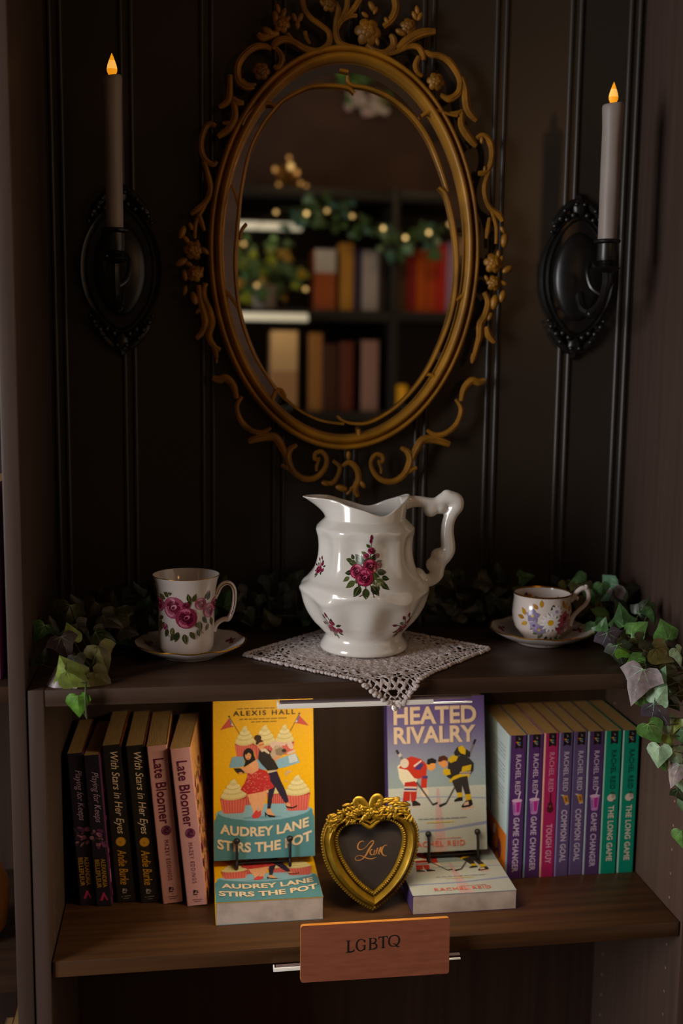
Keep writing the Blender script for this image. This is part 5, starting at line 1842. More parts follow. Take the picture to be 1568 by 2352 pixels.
def beads(q, y, step, r, name):
    mb = MB()
    P = [inn[k] * (1 - q) + out[k] * q for k in range(nn)]
    acc = 0.0
    for k in range(nn):
        a, b = P[k], P[(k + 1) % nn]
        l = (b - a).length
        while acc < l:
            p = a + (b - a) * (acc / l)
            t = (b - a).normalized()
            X = Matrix.Rotation(-atan2(t.y, t.x), 3, 'Y')
            mb.ball((p.x, y, p.y), (r * .8, r, r * 1.15), X=X, u=7, w=5)
            acc += step
        acc -= l
    obj(name, mb, M['gold'], heart, local=True)


beads(.985, -.0058, .0036, .0021, 'outer_bead_trim')
beads(.14, -.0088, .0030, .0016, 'inner_bead_trim')
beads(.05, -.0066, .0020, .0008, 'inner_bead_trim')
mb = MB()
mb.add([(p.x, -.0025, p.y) for p in inn[:nn]], [list(range(nn))])
obj('black_card', mb, M['velvet'], heart, local=True, smooth=False)
mb = MB()
lf = lambda x, y, l: Vector((hz(x, y)[0], -.0027 - l, hz(x, y)[1]))
gc = None
for pts, w in (([(690, 768), (660, 762), (622, 785), (606, 830), (622, 862), (665, 866), (715, 838), (760, 790), (800, 764), (815, 775), (800, 812), (760, 860), (725, 920), (690, 965), (650, 992), (605, 1000), (574, 985), (580, 955), (620, 940), (670, 950), (730, 980), (790, 990), (850, 972)],
                [4, 9, 14, 18, 15, 8, 5, 8, 13, 10, 15, 22, 22, 17, 9, 8, 7, 6, 6, 10, 13, 11, 4]),
               ([(800, 872), (775, 885), (768, 915), (785, 938), (812, 935), (828, 905), (830, 880)], [8, 14, 17, 13, 6, 9, 8]), ([(828, 880), (820, 925), (830, 940), (850, 920)], [12, 14, 9, 4]),
               ([(870, 855), (852, 900), (850, 932)], [12, 16, 12]), ([(905, 850), (886, 895), (880, 930), (895, 935)], [12, 16, 13, 5]),
               ([(995, 835), (970, 830), (940, 850), (922, 890), (925, 930), (950, 958), (985, 962)], [4, 8, 15, 19, 18, 11, 4]), ([(915, 848), (905, 900), (912, 920)], [10, 13, 8])):
    ribbon(mb, pts, w, lf, lift=2e-4)
obj('script_lettering', mb, mat('copper_ink', 'c08448', .4, metal=.3, var=.1), heart, local=True, smooth=False)
# garland of gilded flowers and a bow
rnd = random.Random(11)


def gpos(X, Y, lift=0.0):
    x, z = hz(X, Y)
    return Vector((x, -.013 - lift, z))


def gflower(mb, X, Y, r, n, seed=0):
    c = gpos(X, Y, .002)
    q = r / 5.6 / 1800
    for k in range(n):
        t = 2 * pi * k / n + seed
        X_ = Matrix.Rotation(-t, 3, 'Y') @ Matrix.Rotation(radians(22), 3, 'Z')
        mb.ball(c + Vector((q * .6 * cos(t), 0, q * .6 * sin(t))), (q * .48, q * .17, q * .30), X=X_, u=9, w=6)
    mb.ball(c + Vector((0, -q * .2, 0)), q * .22, u=8, w=6)


def gleaf(mb, X, Y, l, a, w=.36, lift=0.0):
    q = l / 5.6 / 1800
    X_ = Matrix.Rotation(-a, 3, 'Y') @ Matrix.Rotation(rnd.uniform(-.3, .3), 3, 'X')
    mb.ball(gpos(X, Y, lift), (q * .5, q * .14, q * w * .5), X=X_, u=9, w=6)
    mb.tube([gpos(X, Y, lift + q * .12) + Vector((s * q * .4 * cos(a), 0, s * q * .4 * sin(a))) for s in (-1, 0, 1)], [q * .02, q * .05, q * .02], seg=5, smooth=2)


for X, Y, r, n, s in ((345, 440, 62, 6, .2), (485, 400, 66, 6, .7), (615, 350, 70, 7, .1), (757, 385, 78, 6, .3), (890, 360, 52, 6, .5), (1010, 370, 66, 6, .9), (1080, 440, 50, 6, .2), (530, 480, 42, 6, .1), (920, 440, 42, 5, .3), (260, 520, 52, 6, .4),
                      (870, 270, 44, 6, .2), (1230, 470, 42, 6, .3)):
    mb = MB()
    gflower(mb, X, Y, r, n, s)
    obj('gilded_flower', mb, M['gold'], heart, local=True)
mb = MB()
for X, Y, l, a in ((250, 390, 120, .25), (240, 460, 120, -.05), (290, 405, 100, .6), (390, 350, 110, .1), (440, 270, 110, .25), (455, 330, 120, .35), (520, 265, 110, .5), (575, 255, 100, .8), (400, 470, 90, .6), (560, 300, 110, .9), (300, 550, 110, 1.2), (240, 560, 110, 1.5),
                   (330, 510, 80, .8), (950, 260, 120, .5), (1000, 250, 120, .35), (1040, 280, 130, .3), (1090, 250, 120, .2), (1100, 300, 130, .1), (1140, 280, 120, -.1), (1170, 310, 120, -.15), (1200, 345, 120, -.1), (1230, 300, 100, -.5), (1110, 350, 120, -.1), (1160, 390, 110, -.3),
                   (1220, 400, 120, -.4), (1250, 385, 90, -.7), (1245, 450, 100, -1.2), (1215, 440, 90, -.9), (1090, 225, 120, .1), (1020, 225, 110, .15), (680, 380, 120, .25), (830, 380, 120, -.1), (690, 440, 110, .7), (640, 470, 90, .9), (460, 500, 80, .9), (985, 460, 90, -1.1),
                   (1055, 330, 100, .3), (940, 320, 90, -.4), (720, 330, 90, -.6), (960, 225, 100, .3), (870, 235, 80, .2)):
    gleaf(mb, X, Y, l, a, lift=rnd.random() * .002)
for k in range(80):
    X = 200 + 1085 * rnd.random()
    Y = 345 + .00042 * (X - 757) ** 2 + rnd.uniform(-75, 75)
    gleaf(mb, X, Y, rnd.uniform(60, 95), rnd.uniform(-1.2, 1.2) + (X - 757) / 900, w=.42, lift=rnd.random() * .004)
obj('gilded_leaves', mb, M['gold'], heart, local=True)
mb = MB()
for pts in (([(757, 400), (700, 300), (640, 222), (585, 215), (570, 250), (600, 310), (660, 330), (757, 395)]), ([(757, 400), (775, 280), (810, 205), (860, 190), (890, 230), (860, 300), (757, 395)]),
            ([(757, 400), (690, 440), (650, 480)]), ([(757, 400), (830, 440), (900, 470)])):
    mb.tube([gpos(x, y, .001) for x, y in pts], [.0022] + [.0042] * (len(pts) - 2) + [.002], seg=8, flat=(Vector((0, 1, 0)), .45), smooth=4)
for X, Y, r in ((625, 225, 44), (830, 215, 42)):
    mb.ball(gpos(X, Y, -.002), (r / 10000, .003, r / 11000), u=12, w=8)
mb.tube([gpos(x, y, -.001) for x, y in ((640, 500), (700, 545), (757, 570), (820, 520), (905, 470))], [.002, .0026, .0028, .0028, .002], seg=8, smooth=4)
obj('gilded_bow', mb, M['gold'], heart, local=True)
mb = MB()
mb.add([(-.018, .0015, .095), (.018, .0015, .095), (.022, .052, .0075), (-.022, .052, .0075), (-.018, .0035, .095), (.018, .0035, .095), (.022, .054, .0075), (-.022, .054, .0075)],
       [(0, 1, 2, 3), (7, 6, 5, 4), (0, 4, 5, 1), (1, 5, 6, 2), (2, 6, 7, 3), (3, 7, 4, 0)])
obj('easel_back', mb, M['velvet'], heart, local=True, smooth=False)


# ================================================================ light bars under the shelf edges, and the sign
def light_bar(label, y0, y1, ztop, zlip, zbot, x0, x1, power, step=None, glow=(1.0, 0.80, 0.53)):
    o = thing('strip_lamp', label, 'lamp', ((x0 + x1) / 2, y0, zbot), group='slim light bars under the shelf edges')
    mb = MB()
    mb.box(x0 + .003, x1, y0 + .0020, y1, zlip, ztop, bev=.0005)
    obj('housing', mb, M['acrylic'], o)
    mb = MB()
    if step:
        mb.box(x0, step, y0, y0 + .0018, zbot, zlip + .0006, bev=.0005)
        mb.box(step - .0005, x1, y0, y0 + .0018, zbot, zbot + .0022, bev=.0005)
    else:
        mb.box(x0, x1, y0, y0 + .0018, zbot, zlip, bev=.0005)
    mb.box(x0, x0 + .0016, y0 + .0018, y1, zbot + .001, ztop, bev=.0004)
    obj('lit_diffuser', mb, M['bar_glow'], o)
    L_ = area_light('strip_lamp_light', ((x0 + x1) / 2, y0 + .007, zlip - .001), ((x0 + x1) / 2, y0 + .05, zlip - .2), x1 - x0 - .01, .006, power, glow)
    L_.parent = o
    L_.matrix_parent_inverse = WM[o.name].inverted()
    return o


M['bar_glow'] = mat('lit_bar_diffuser', 'dcd6cc', .4, emit='efe6d4', emit_s=.17)
light_bar('slim white light bar under the upper shelf edge, behind the doily corner', -.0100, .0000, -.0198, -.0222, -.0272, .2570, .4832, .66, .4370)
light_bar('slim white light bar behind the brown lettered sign', -.0040, .0030, -.3425, -.3440, -.3480, .2540, .4795, .06, .4560, (1.0, .45, .2))
sa, sb = at(690, 2134.5, -.022), at(1033.5, 2111, -.022)
sm_ = Matrix.Translation(Vector((.3735, -.0165, -.3568))) @ Matrix.Rotation(radians(.35), 4, 'Y') @ Matrix.Rotation(radians(-4), 4, 'X')
sign = thing('sign', 'stained plywood sign lettered in black, hung on the lower shelf edge', 'sign', matrix=sm_)
W2, HS, TS = .0888, .0680, .0055
mb = MB()
o2 = []
for cx_, cz_, a0 in ((W2 - .003, .003, -pi / 2), (W2 - .003, HS - .003, 0), (-W2 + .003, HS - .003, pi / 2), (-W2 + .003, .003, pi)):
    for k in range(5):
        a = a0 + pi / 2 * k / 4
        o2.append((cx_ + .003 * cos(a), cz_ + .003 * sin(a)))
k = len(o2)
mb.v = [(x, 0, z) for x, z in o2] + [(x, TS, z) for x, z in o2]
mb.f = [list(range(k)), list(range(2 * k - 1, k - 1, -1))] + [[i, i + k, (i + 1) % k + k, (i + 1) % k] for i in range(k)]
mb.m = [0, 0] + [1] * k
mb.c = [None] * (k + 2)
obj('board', mb, [M['sign_wood'], M['ply_edge']], sign, local=True, smooth=False)
mb = MB()
SF = lambda x, y, l: Vector((-W2 + (x - 283) / 1076 * 2 * W2, -.0001 - l, HS * (1 - (y + (x - 283) * .0669 - 240) / 392)))
# drawn capitals with small serifs; coordinates follow the board
ln_ = lambda pts, w: ribbon(mb, [(x, y - (x - 283) * .0669 + 0.0) for x, y in pts], w, SF, lift=1.5e-4)
ln_([(622, 362), (622, 438)], 13)
ln_([(622, 436), (640, 437), (660, 432)], [11, 10, 12])
ln_([(608, 361), (636, 360)], 6)
ln_([(606, 440), (640, 439)], 6)
ln_([(662, 436), (663, 420)], 6)
ln_([(740, 376), (730, 360), (712, 354), (690, 366), (681, 394), (688, 420), (708, 434), (730, 428), (740, 414)], [8, 6, 6, 10, 13, 11, 7, 7, 10])
ln_([(739, 398), (739, 430)], 10)
ln_([(722, 400), (748, 398)], 6)
ln_([(741, 378), (741, 358)], 5)
ln_([(780, 352), (780, 428)], 13)
ln_([(768, 352), (796, 350), (814, 354), (820, 368), (812, 382), (790, 388)], [5, 5, 8, 12, 9, 5])
ln_([(790, 388), (814, 390), (826, 406), (818, 422), (796, 428), (768, 430)], [5, 8, 12, 11, 6, 5])
ln_([(840, 347), (868, 346), (902, 342)], 7)
ln_([(842, 346), (840, 362)], 6)
ln_([(901, 342), (903, 358)], 6)
ln_([(873, 346), (873, 420)], 13)
ln_([(862, 422), (886, 421)], 6)
ln_([(952, 340), (930, 346), (916, 366), (916, 392), (928, 410), (950, 416), (974, 408), (988, 386), (988, 362), (974, 344), (952, 340)], [6, 8, 12, 12, 9, 6, 8, 12, 12, 8, 6])
ln_([(944, 400), (962, 402), (976, 420), (992, 418)], [4, 8, 9, 4])
obj('lettering', mb, M['ink'], sign, local=True, smooth=False)

# ================================================================ ivy garland
ivy = thing('ivy_garland', 'artificial ivy garland winding along the shelf top and trailing over its right end', 'plant', (.4, .24, .002))
lf_mb, st_mb = MB(), MB()
HALF = [(0.0, 0.0), (.16, -.13), (.36, -.12), (.50, .02), (.55, .22), (.47, .38), (.36, .50), (.25, .66), (.12, .84), (0.0, 1.0)]
HALF_P = [(0.0, 0.0), (.14, -.10), (.32, -.14), (.46, -.04), (.60, .16), (.42, .30), (.31, .42), (.24, .60), (.11, .82), (0.0, 1.02)]
rnd = random.Random(21)
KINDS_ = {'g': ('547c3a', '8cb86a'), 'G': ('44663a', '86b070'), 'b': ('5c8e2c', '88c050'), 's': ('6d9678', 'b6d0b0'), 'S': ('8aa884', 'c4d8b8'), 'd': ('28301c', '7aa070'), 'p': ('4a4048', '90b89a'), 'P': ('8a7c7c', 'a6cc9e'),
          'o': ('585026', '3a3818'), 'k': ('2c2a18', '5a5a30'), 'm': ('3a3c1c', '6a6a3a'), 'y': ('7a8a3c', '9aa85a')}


def leaf(pos, size, tip, nrm, kind, fold=.25, curl=.22, pointed=None, petiole=None):
    tip = Vector(tip).normalized()
    nrm = Vector(nrm)
    nrm = (nrm - tip * nrm.dot(tip)).normalized()
    side = tip.cross(nrm)
    H_ = HALF_P if (pointed if pointed is not None else rnd.random() < .5) else HALF
    base, vein = (lin(c) for c in KINDS_[kind])
    f = rnd.uniform(.85, 1.15)
    base = tuple(c * f for c in base[:3]) + (1,)
    org = Vector(pos) - tip * size * .45

    def pt(x, y, lift=0.0):
        z = -fold * abs(x) - curl * (y - .3) ** 2 + .05 * sin(9 * x + 5 * y)
        return org + side * (x * size) + tip * (y * size) + nrm * (z * size + lift)
    for s in (1, -1):
        n = len(H_)
        rows = []
        for q in (0.0, .35, .7, 1.0):
            rows.append([pt(s * x * q, min(max(y, 0.02), 1.0) * (1 - q) + y * q if q else min(max(y, 0), 1.0)) for x, y in H_])
        vs_ = [p for r_ in rows for p in r_]
        fs = [(a * n + i, a * n + i + 1, (a + 1) * n + i + 1, (a + 1) * n + i) for a in range(3) for i in range(n - 1)]
        lf_mb.add(vs_, fs, 0, base)
    if size > .014:
        for ex, ey in ((0, .9), (.34, .42), (-.34, .42), (.36, .02), (-.36, .02)):
            P_ = [(ex * q, ey * q) for q in (0, .33, .66, 1)]
            nx, ny = -ey, ex
            l = hypot(nx, ny)
            nx, ny = nx / l * .011, ny / l * .011
            vs_ = []
            for i, (x, y) in enumerate(P_):
                w = 1 - i / 3.4
                vs_ += [pt(x + nx * w, y + ny * w, .0002), pt(x - nx * w, y - ny * w, .0002)]
            lf_mb.add(vs_, [(2 * i, 2 * i + 1, 2 * i + 3, 2 * i + 2) for i in range(3)], 0, vein)
    if petiole is not None:
        a, b = pt(0, 0.02, -.0002), Vector(petiole)
        mid = (a + b) / 2 + Vector((0, 0, -.003))
        st_mb.tube([a, mid, b], [.0006, .0007, .0008], seg=5, smooth=3)


def stem_path(pts, r=.0014):
    P, R_ = catmull([Vector(p) for p in pts], [r] * len(pts), 6)
    st_mb.tube(P, r, seg=6, smooth=1)
    return P


main = stem_path([(.045, .045, .012), (.055, .11, .010), (.075, .18, .014), (.12, .232, .018), (.20, .245, .016), (.28, .25, .020), (.36, .252, .016), (.46, .25, .02), (.54, .252, .018), (.60, .246, .022), (.66, .236, .024), (.70, .20, .018),
                  (.722, .14, .014), (.735, .07, .010), (.742, .015, .008), (.748, -.012, -.006), (.757, -.018, -.040), (.766, -.020, -.085), (.774, -.022, -.130), (.783, -.022, -.175), (.790, -.022, -.22)])
sprig = stem_path([(.045, .045, .012), (.046, .012, .010), (.046, -.009, .004), (.046, -.012, -.018), (.047, -.012, -.030)], .0011)


def near(p, path):
    return min(path, key=lambda q: (q - p).length)


def place(px, py, Y, w, ang, kind, tilt=(0, 0), pointed=None, fold=.25, path=None):
    """leaf seen at a pixel; w pixel width; ang tip direction, degrees from straight down towards the right"""
    p = at(px, py, Y)
    depth = (p - CAM_LOC).length
    size = w / F_PX * depth
    a = radians(ang)
    tip = Vector((sin(a), -.15 + .3 * tilt[1], -cos(a)))
    view = (CAM_LOC - p).normalized()
    n = view + Vector((tilt[0], 0, tilt[1])) + Vector((0, 0, .25))
    leaf(p, size, tip, n, kind, fold=fold, pointed=pointed, petiole=near(p, path or main))


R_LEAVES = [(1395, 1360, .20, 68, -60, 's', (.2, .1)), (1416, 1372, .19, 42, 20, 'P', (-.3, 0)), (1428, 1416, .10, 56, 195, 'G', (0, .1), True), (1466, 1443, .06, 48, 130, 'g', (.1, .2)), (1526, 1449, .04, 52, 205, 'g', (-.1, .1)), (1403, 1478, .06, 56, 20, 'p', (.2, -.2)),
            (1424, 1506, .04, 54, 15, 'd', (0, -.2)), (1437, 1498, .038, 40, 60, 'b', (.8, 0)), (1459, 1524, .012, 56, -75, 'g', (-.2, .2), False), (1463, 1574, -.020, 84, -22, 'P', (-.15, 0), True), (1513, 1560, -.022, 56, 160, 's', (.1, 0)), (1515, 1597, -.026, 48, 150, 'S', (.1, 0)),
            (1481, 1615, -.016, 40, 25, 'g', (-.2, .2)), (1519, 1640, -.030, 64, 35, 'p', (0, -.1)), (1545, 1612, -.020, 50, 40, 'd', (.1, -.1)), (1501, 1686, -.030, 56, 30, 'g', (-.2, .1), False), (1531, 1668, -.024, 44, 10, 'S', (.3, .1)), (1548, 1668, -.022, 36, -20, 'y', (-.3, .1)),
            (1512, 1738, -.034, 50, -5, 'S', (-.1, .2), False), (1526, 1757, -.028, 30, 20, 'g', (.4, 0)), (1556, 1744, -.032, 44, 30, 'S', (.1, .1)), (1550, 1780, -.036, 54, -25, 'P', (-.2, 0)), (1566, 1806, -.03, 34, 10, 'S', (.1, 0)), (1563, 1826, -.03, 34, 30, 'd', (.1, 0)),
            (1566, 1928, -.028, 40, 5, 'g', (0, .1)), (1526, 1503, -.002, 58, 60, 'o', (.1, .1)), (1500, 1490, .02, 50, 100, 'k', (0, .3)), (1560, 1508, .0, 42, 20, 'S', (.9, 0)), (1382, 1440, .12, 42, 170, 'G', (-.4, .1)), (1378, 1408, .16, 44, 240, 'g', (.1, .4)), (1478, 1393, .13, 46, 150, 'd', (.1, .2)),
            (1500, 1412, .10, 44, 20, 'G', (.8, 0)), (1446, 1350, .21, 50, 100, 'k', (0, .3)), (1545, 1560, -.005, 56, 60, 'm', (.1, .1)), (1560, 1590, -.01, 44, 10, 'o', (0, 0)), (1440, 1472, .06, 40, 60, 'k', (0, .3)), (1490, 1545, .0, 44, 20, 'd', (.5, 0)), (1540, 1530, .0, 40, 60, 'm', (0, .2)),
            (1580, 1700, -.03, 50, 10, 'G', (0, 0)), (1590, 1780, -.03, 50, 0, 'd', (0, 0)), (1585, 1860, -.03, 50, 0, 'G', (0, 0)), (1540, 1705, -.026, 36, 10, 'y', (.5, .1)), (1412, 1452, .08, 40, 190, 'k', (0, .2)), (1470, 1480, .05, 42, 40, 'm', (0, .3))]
for q in R_LEAVES:
    place(*q[:6], tilt=q[6], pointed=(q[7] if len(q) > 7 else None))
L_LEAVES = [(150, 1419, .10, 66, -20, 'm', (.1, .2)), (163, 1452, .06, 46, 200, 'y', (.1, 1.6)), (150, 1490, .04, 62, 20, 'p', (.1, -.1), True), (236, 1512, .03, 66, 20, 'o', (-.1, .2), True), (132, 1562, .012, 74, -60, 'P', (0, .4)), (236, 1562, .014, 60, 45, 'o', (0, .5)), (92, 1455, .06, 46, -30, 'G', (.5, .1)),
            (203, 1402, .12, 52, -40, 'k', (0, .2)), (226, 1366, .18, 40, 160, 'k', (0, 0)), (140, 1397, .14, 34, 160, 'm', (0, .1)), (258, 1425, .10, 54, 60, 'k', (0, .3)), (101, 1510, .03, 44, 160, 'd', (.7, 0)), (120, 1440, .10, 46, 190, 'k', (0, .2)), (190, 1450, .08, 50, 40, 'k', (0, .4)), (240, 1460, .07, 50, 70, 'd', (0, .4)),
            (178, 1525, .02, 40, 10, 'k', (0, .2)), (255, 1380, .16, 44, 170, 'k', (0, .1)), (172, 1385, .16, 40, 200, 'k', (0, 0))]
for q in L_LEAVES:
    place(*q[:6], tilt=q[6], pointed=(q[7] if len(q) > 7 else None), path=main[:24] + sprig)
# the folded bright leaf over the edge and the little hanging one
place(158, 1546, .004, 78, 205, 'y', (-.25, .2), False, .5, path=sprig)
place(178, 1556, -.004, 62, 60, 'y', (.25, .3), False, .3, path=sprig)
leaf(at(180, 1622, -.013), .0250, (.05, -.1, -1), (0, -1, .5), 'b', fold=.15, pointed=False, petiole=sprig[-1])
# the shaded run behind the china
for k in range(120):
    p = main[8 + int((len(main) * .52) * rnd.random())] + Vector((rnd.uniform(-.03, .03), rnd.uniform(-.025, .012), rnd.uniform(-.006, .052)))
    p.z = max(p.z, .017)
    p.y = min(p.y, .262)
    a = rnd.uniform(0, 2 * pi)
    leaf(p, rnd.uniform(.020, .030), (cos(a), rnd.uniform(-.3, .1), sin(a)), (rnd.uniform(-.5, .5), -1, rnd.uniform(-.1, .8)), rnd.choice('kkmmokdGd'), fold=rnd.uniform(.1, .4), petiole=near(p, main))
obj('foliage', lf_mb, M['leaf'], ivy, sharp=50)
obj('stem', st_mb, M['stem'], ivy)
# ================================================================ glimpses beyond the left post
mb = MB()
t = .03
o = paperback('paperback_book', 'pink and white paperback under the left neighbour shelf, cut by the picture edge', .030, .135, .2, 'b89aa0', '7a2a30', 'c8c0c4',
              Matrix.Translation(Vector((-.083, .05, -.70 + .0004))) @ Matrix.Rotation(radians(0), 4, 'Z'), edge='c8c0c4')
o2_ = paperback('paperback_book', 'dark red paperback right beside the pink and white one', .024, .135, .235, '6a1c20', '6a1c20', '6a1c20',
                Matrix.Translation(Vector((-.0645, .06, -.70 + .0004))), edge='6a1c20')
jar = thing('jar', 'orange glazed jar just visible at the left edge', 'jar', (-.101, .10, -.336 + .0004))
mb = MB()
mb.lathe([(.001, 0), (.026, 0), (.036, .012), (.040, .04), (.039, .07), (.030, .092), (.022, .098), (.024, .106), (.020, .106), (.018, .098), (.001, .095)], seg=36)
obj('body', mb, mat('orange_glaze', 'b8741e', .3, var=.2), jar, local=True)
ob3 = paperback('paperback_book', 'purple paperback at the left edge, above the upper shelf line', .026, .13, .22, '7a3a62', '8a3a6a', '7a3a62', Matrix.Translation(Vector((-.076, .03, .0048))), edge='7a3a62')
tan = thing('box', 'tan wooden box at the left edge, on the neighbour shelf', 'box', (-.11, .16, .0044))
mb = MB()
mb.box(-.18, -.052, .12, .22, .0045, .060, bev=.002)
obj('body', mb, mat('tan_wood', 'a86a34', .5, var=.2, stretch=(.3, 6, 6), scale=12), tan)
mb = MB()
mb.box(-.183, -.049, .117, .223, .0602, .068, bev=.002)
obj('lid', mb, mat('tan_wood_lid', 'b0743c', .5, var=.2, stretch=(.3, 6, 6), scale=12), tan)

# ================================================================ the far side of the room, seen in the looking glass
OY = -1.78          # book spines
SHY = -1.74         # shelf fronts
mz = lambda px, py, Y=SHY: mirrored(px, py, Y)
z_shelf = mz(980, 716).z
z_top = mz(800, 448).z
far = thing('bookcase', 'black bookcase reflected in the oval mirror, full of books', 'bookcase', (.9, -1.86, -1.06))
xs = [.10, mz(905, 800).x, 1.65]
mb = MB()
fm = mat('black_stained_shelf', (22, 17, 14), .5, var=.2, scale=8)
for x in xs:
    mb = MB()
    mb.box(x - .012, x + .012, -2.04, SHY, -1.06, z_top + .03, bev=.002)
    obj('upright', mb, fm, far)
z_low = mz(800, 945).z
for z in (z_top + .02, z_shelf, z_low, z_low - .34):
    for a, b in zip(xs, xs[1:]):
        mb = MB()
        mb.box(a + .012, b - .012, -2.04, SHY + .002, z - .035, z, bev=.002)
        obj('shelf', mb, fm, far)
mb = MB()
mb.box(.088, 1.662, -2.06, -2.041, -1.06, z_top + .03)
obj('back_panel', mb, mat('dark_brown_backing', '2a1c14', .7, var=.2), far)


def far_book(px0, px1, pt, zb, col, label, lean=0, Y=OY, top=None):
    a, b = mz(px0, pt, Y), mz(px1, pt, Y)
    w = abs(b.x - a.x)
    h = a.z - zb
    m = Matrix.Translation(Vector((max(a.x, b.x), Y, zb + .0004))) @ Matrix.Rotation(pi, 4, 'Z') @ Matrix.Rotation(radians(lean), 4, 'Y')
    o = paperback('hardcover_book', label, max(w - .001, .008), .14, h, col, col, col, m, 'books reflected in the mirror')
    if top:
        mb = MB()
        fn = spine_fn(h)
        mb.flat([([(0, .001), (h * top[0], .001), (h * top[0], w - .002), (0, w - .002)], lin(top[1]))], fn)
        book_part(o, 'spine_band', mb)
    return o


zs_ = z_shelf
for px0, px1, pt, col, lab, kw in (
        (722, 772, 572, 'a8562a', 'orange-brown book with white head, leaning in the mirror', dict(top=(.38, 'c8c4c0'), lean=0)), (782, 812, 558, 'c08a34', 'tan gold book upright in the mirror, right of the leaning one', {}),
        (813, 832, 572, '3c2c44', 'dark violet book in the mirror beside the tan one', {}), (833, 870, 575, 'b4aca8', 'greyish white book in the mirror', {}), (871, 890, 585, '3a2a24', 'dark brown book in the mirror, right of the white one', {}),
        (916, 934, 590, '5a3a14', 'brown book in the mirror at the start of the red run', {}), (935, 955, 580, '9a1c1c', 'deep red book in the mirror', {}), (956, 982, 572, 'd4600c', 'orange book in the mirror next to the deep red one', {}),
        (983, 1002, 568, 'd8540c', 'orange-red book in the mirror, in the middle of the red run', {}), (1003, 1026, 560, 'd02c14', 'bright red book in the mirror', {}), (1027, 1054, 556, 'b08ab0', 'lilac book in the mirror', {}), (1055, 1078, 560, 'c89aa8', 'pale pink book in the mirror at the right rim', {}),
        (1079, 1110, 575, 'd89a1c', 'yellow book in the mirror at the right rim', {})):
    far_book(px0, px1, pt, zs_, col, lab, **kw)
for px0, px1, pt, col, lab, kw in (
        (622, 684, 760, 'b08860', 'wide cream book on the lower mirrored shelf', dict(top=(.5, 'd0b080'))), (710, 741, 765, 'a0703a', 'tan book on the lower mirrored shelf', {}), (745, 776, 790, '4a2a1c', 'dark brown book on the lower mirrored shelf', {}),
        (782, 812, 785, '6a3424', 'reddish brown book on the lower mirrored shelf', {}), (832, 870, 782, 'a88278', 'pinkish grey book on the lower mirrored shelf', {})):
    far_book(px0, px1, pt, z_low, col, lab, **kw)


# bright strip lamps, string lights, candle jar, plants
def strip_lamp(px0, px1, py, label):
    a, b = mz(px0, py, SHY + .03), mz(px1, py, SHY + .03)
    o = thing('strip_lamp', label, 'lamp', ((a.x + b.x) / 2, SHY + .02, a.z), group='strip lamps reflected in the mirror')
    mb = MB()
    mb.box(min(a.x, b.x), max(a.x, b.x), SHY + .016, SHY + .029, a.z - .0125, a.z + .0125, bev=.005)
    obj('diffuser', mb, M['strip'], o)
    mb = MB()
    mb.box(min(a.x, b.x) - .004, max(a.x, b.x) + .004, SHY + .0025, SHY + .0155, a.z - .0145, a.z + .0145, bev=.002)
    obj('housing', mb, fm, o)
    L_ = area_light('strip_lamp_light', ((a.x + b.x) / 2, SHY + .004, a.z - .016), ((a.x + b.x) / 2, SHY - .06, a.z - .3), abs(b.x - a.x), .012, .05, (1.0, .78, .5))
    L_.parent = o
    L_.matrix_parent_inverse = WM[o.name].inverted()


M['strip'] = mat('lit_strip_diffuser', 'e8e4d0', .4, emit='e6dfc4', emit_s=0.5)
M['bulb'] = mat('lit_fairy_bulb', 'e8c888', .4, emit='ffd78a', emit_s=1.9)
M['bulb_faint'] = mat('lit_bulb_faint', 'e8c080', .4, emit='ffb860', emit_s=.5)
M['bulb_dim'] = mat('lit_fairy_bulb_dim', 'e8c888', .4, emit='ffd080', emit_s=0.9)
strip_lamp(548, 708, 726, 'bright strip lamp in the mirror, lower of the two')
strip_lamp(545, 694, 516, 'bright strip lamp in the mirror, upper of the two')
SLY = SHY + .05
SB = [(560, 560, 0), (634, 487, 0), (704, 490, 1), (751, 484, 0), (809, 496, 0), (880, 524, 1), (931, 546, 1), (985, 534, 1), (1033, 515, 0), (702, 664, 0), (590, 655, 0)]
sl = thing('string_lights', 'string of small round lights on a wire, reflected in the mirror', 'lights', tuple(mz(800, 500, SLY)))
mb = MB()
mb.tube([mz(x, y - 3, SLY) for x, y, _ in SB[:9]], .0012, seg=5, smooth=5)
mb.tube([mz(x, y - 3, SLY) for x, y in ((560, 560), (575, 610), (590, 655), (645, 668), (702, 664))], .0012, seg=5, smooth=5)
obj('wire', mb, M['stem'], sl)
for x, y, b in SB:
    mb = MB()
    mb.ball(mz(x, y, SLY), .0062, u=12, w=8)
    obj('bulb', mb, M['bulb'] if b else M['bulb_dim'], sl)
cj = mz(916, 938, SHY - .05)
cand = thing('candle_jar', 'glowing yellow candle jar low in the mirror', 'candle', (cj.x, SHY - .08, z_low + .0004))
mb = MB()
mb.lathe([(.001, 0), (.030, 0), (.031, .004), (.031, .085), (.029, .085), (.029, .006), (.001, .006)], seg=32)
obj('glass_jar', mb, mat('amber_glow_glass', 'b8860a', .3, emit='c88a00', emit_s=.35), cand, local=True)
mb = MB()
mb.lathe([(.0005, .045), (.006, .048), (.009, .058), (.006, .070), (.0005, .078)], 0, .02, 0, seg=16)
obj('flame', mb, mat('jar_flame', 'e8b020', .4, emit='ffc820', emit_s=3.0), cand, local=True)

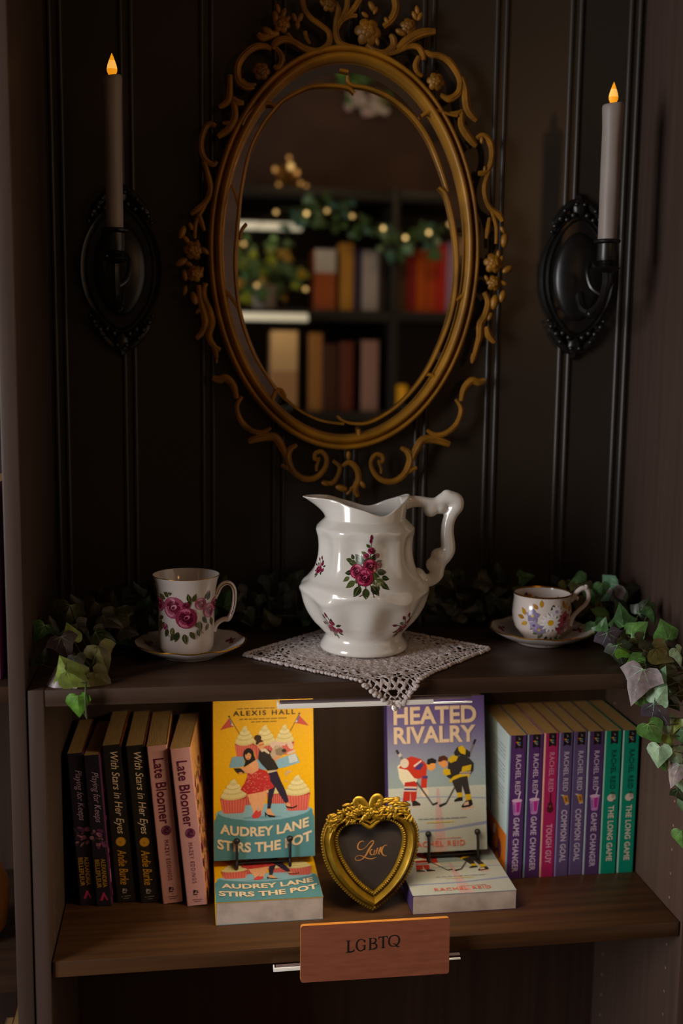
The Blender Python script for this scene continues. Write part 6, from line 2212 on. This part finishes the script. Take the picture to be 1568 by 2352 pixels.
lf_mb, st_mb = MB(), MB()
KINDS_.update({'1': ('3a6a5c', '5a8a70'), '2': ('3e6430', '5a8244'), '3': ('8a9a1c', 'a8b83a'), '4': ('a8801c', 'c0a040'), '5': ('3c5a2c', '5a7a40')})
gar = thing('ivy_garland', 'green garland hung with string lights along the mirrored top shelf', 'plant', tuple(mz(800, 490, SLY)))
gp = [mz(x, y, SLY - .012) for x, y in ((640, 480), (720, 474), (770, 478), (810, 500), (860, 535), (910, 560), (960, 552), (1010, 520), (1060, 500))]
pth = stem_path(gp, .0015)
for k in range(55):
    p = pth[int(rnd.random() * len(pth))] + Vector((rnd.uniform(-.04, .04), rnd.uniform(-.015, .02), rnd.uniform(-.06, .035)))
    a = rnd.uniform(0, 2 * pi)
    leaf(p, rnd.uniform(.022, .045), (cos(a), .1, sin(a)), (rnd.uniform(-.4, .4), 1, .4), rnd.choice('11122255s'), petiole=near(p, pth))
obj('foliage', lf_mb, M['leaf'], gar)
obj('stem', st_mb, M['stem'], gar)
lf_mb, st_mb = MB(), MB()
plant = thing('potted_plant', 'yellow-green leafy plant between the two strip lamps in the mirror', 'plant', (mz(610, 690).x, SHY - .08, z_shelf + .0004))
pc = Vector((mz(610, 690).x, SHY - .06, z_shelf))
mb = MB()
mb.lathe([(.001, .0004), (.036, .0004), (.046, .07), (.048, .075), (.044, .075), (.041, .066), (.001, .062)], pc.x, pc.y, pc.z, seg=28)
obj('pot', mb, mat('grey_stone_pot', '8a7f78', .7, var=.2), plant)
hubs = []
for k in range(9):
    a = 2 * pi * k / 9
    e = pc + Vector((.085 * cos(a), .03 * sin(a) + .03, .13 + .05 * sin(a * 2 + 1)))
    st_mb.tube([pc + Vector((0, 0, .06)), pc + Vector((.03 * cos(a), .01, .11)), e], .0016, seg=5, smooth=4)
    hubs.append(e)
for k in range(80):
    p = rnd.choice(hubs) + Vector((rnd.uniform(-.05, .05), rnd.uniform(-.03, .03), rnd.uniform(-.06, .05)))
    a = rnd.uniform(0, 2 * pi)
    leaf(p, rnd.uniform(.022, .042), (cos(a), .1, sin(a)), (rnd.uniform(-.5, .5), 1, .5), rnd.choice('2334552y'), petiole=near(p, hubs))
obj('foliage', lf_mb, M['leaf'], plant)
obj('stem', st_mb, M['stem'], plant)
# dried flowers pinned to the far wall
fp = mz(835, 236, -2.06)
dry = thing('flower_bunch', 'pale pink and white flower bunch on the far wall, top of the mirror', 'flowers', tuple(fp))
mb = MB()
lf_mb, st_mb = MB(), MB()
for k in range(26):
    c = fp + Vector((rnd.uniform(-.07, .07), rnd.uniform(0, .04), rnd.uniform(-.035, .03)))
    r = rnd.uniform(.010, .017)
    for j in range(5):
        a = 2 * pi * j / 5 + k
        mb.ball(c + Vector((r * .6 * cos(a), .006, r * .6 * sin(a))), (r * .55, r * .3, r * .55), u=7, w=5, c=lin(rnd.choice(['d8b8b0', 'c8a0a4', 'd8d0c4', 'c0b4a8'])))
obj('blossoms', mb, M['decal'], dry)
for k in range(14):
    p = fp + Vector((rnd.uniform(-.08, .08), rnd.uniform(.0, .04), rnd.uniform(-.01, .11)))
    leaf(p, .04, (rnd.uniform(-1, 1), 0, rnd.uniform(-.2, 1)), (0, 1, .3), rnd.choice('g2b'), petiole=fp + Vector((0, 0, .05)))
obj('foliage', lf_mb, M['leaf'], dry)
st_mb.tube([fp + Vector((0, -.015, .05)), fp + Vector((.01, -.01, .12)), fp + Vector((.012, -.018, .17))], .004, seg=6)
obj('stem', st_mb, M['stem'], dry)

# a branched wall lamp above the far bookcase
wl = thing('wall_lamp', 'branched wall lamp with small warm bulbs, upper left in the mirror', 'lamp', tuple(mz(655, 400, -2.07)))
mb = MB()
mb.lathe([(.001, 0), (.03, 0), (.03, .008), (.02, .014), (.001, .016)], seg=20)
base = mz(655, 400, -2.078)
mb.v = [(base.x + v[0], base.y + v[2], base.z + v[1]) for v in mb.v]
obj('wall_rose', mb, M['gilt_dim'], wl)
for x, y, r, e in ((632, 389, .0075, 0), (668, 382, .010, 1), (682, 396, .008, 0), (690, 420, .006, 0), (640, 424, .006, 0), (664, 362, .006, 0), (703, 428, .006, 0)):
    tip = mz(x, y, -1.99)
    mb = MB()
    mb.tube([base + Vector((0, .01, 0)), (base + tip) / 2 + Vector((0, .02, -.02)), tip + Vector((0, -.004, -r))], .003, seg=6, smooth=4)
    arm_ = obj('arm', mb, M['gilt_dim'], wl)
    mb = MB()
    mb.ball(tip, (r, r, r * 1.2), u=12, w=8)
    obj('bulb', mb, M['bulb_dim'] if e else M['bulb_faint'], arm_)
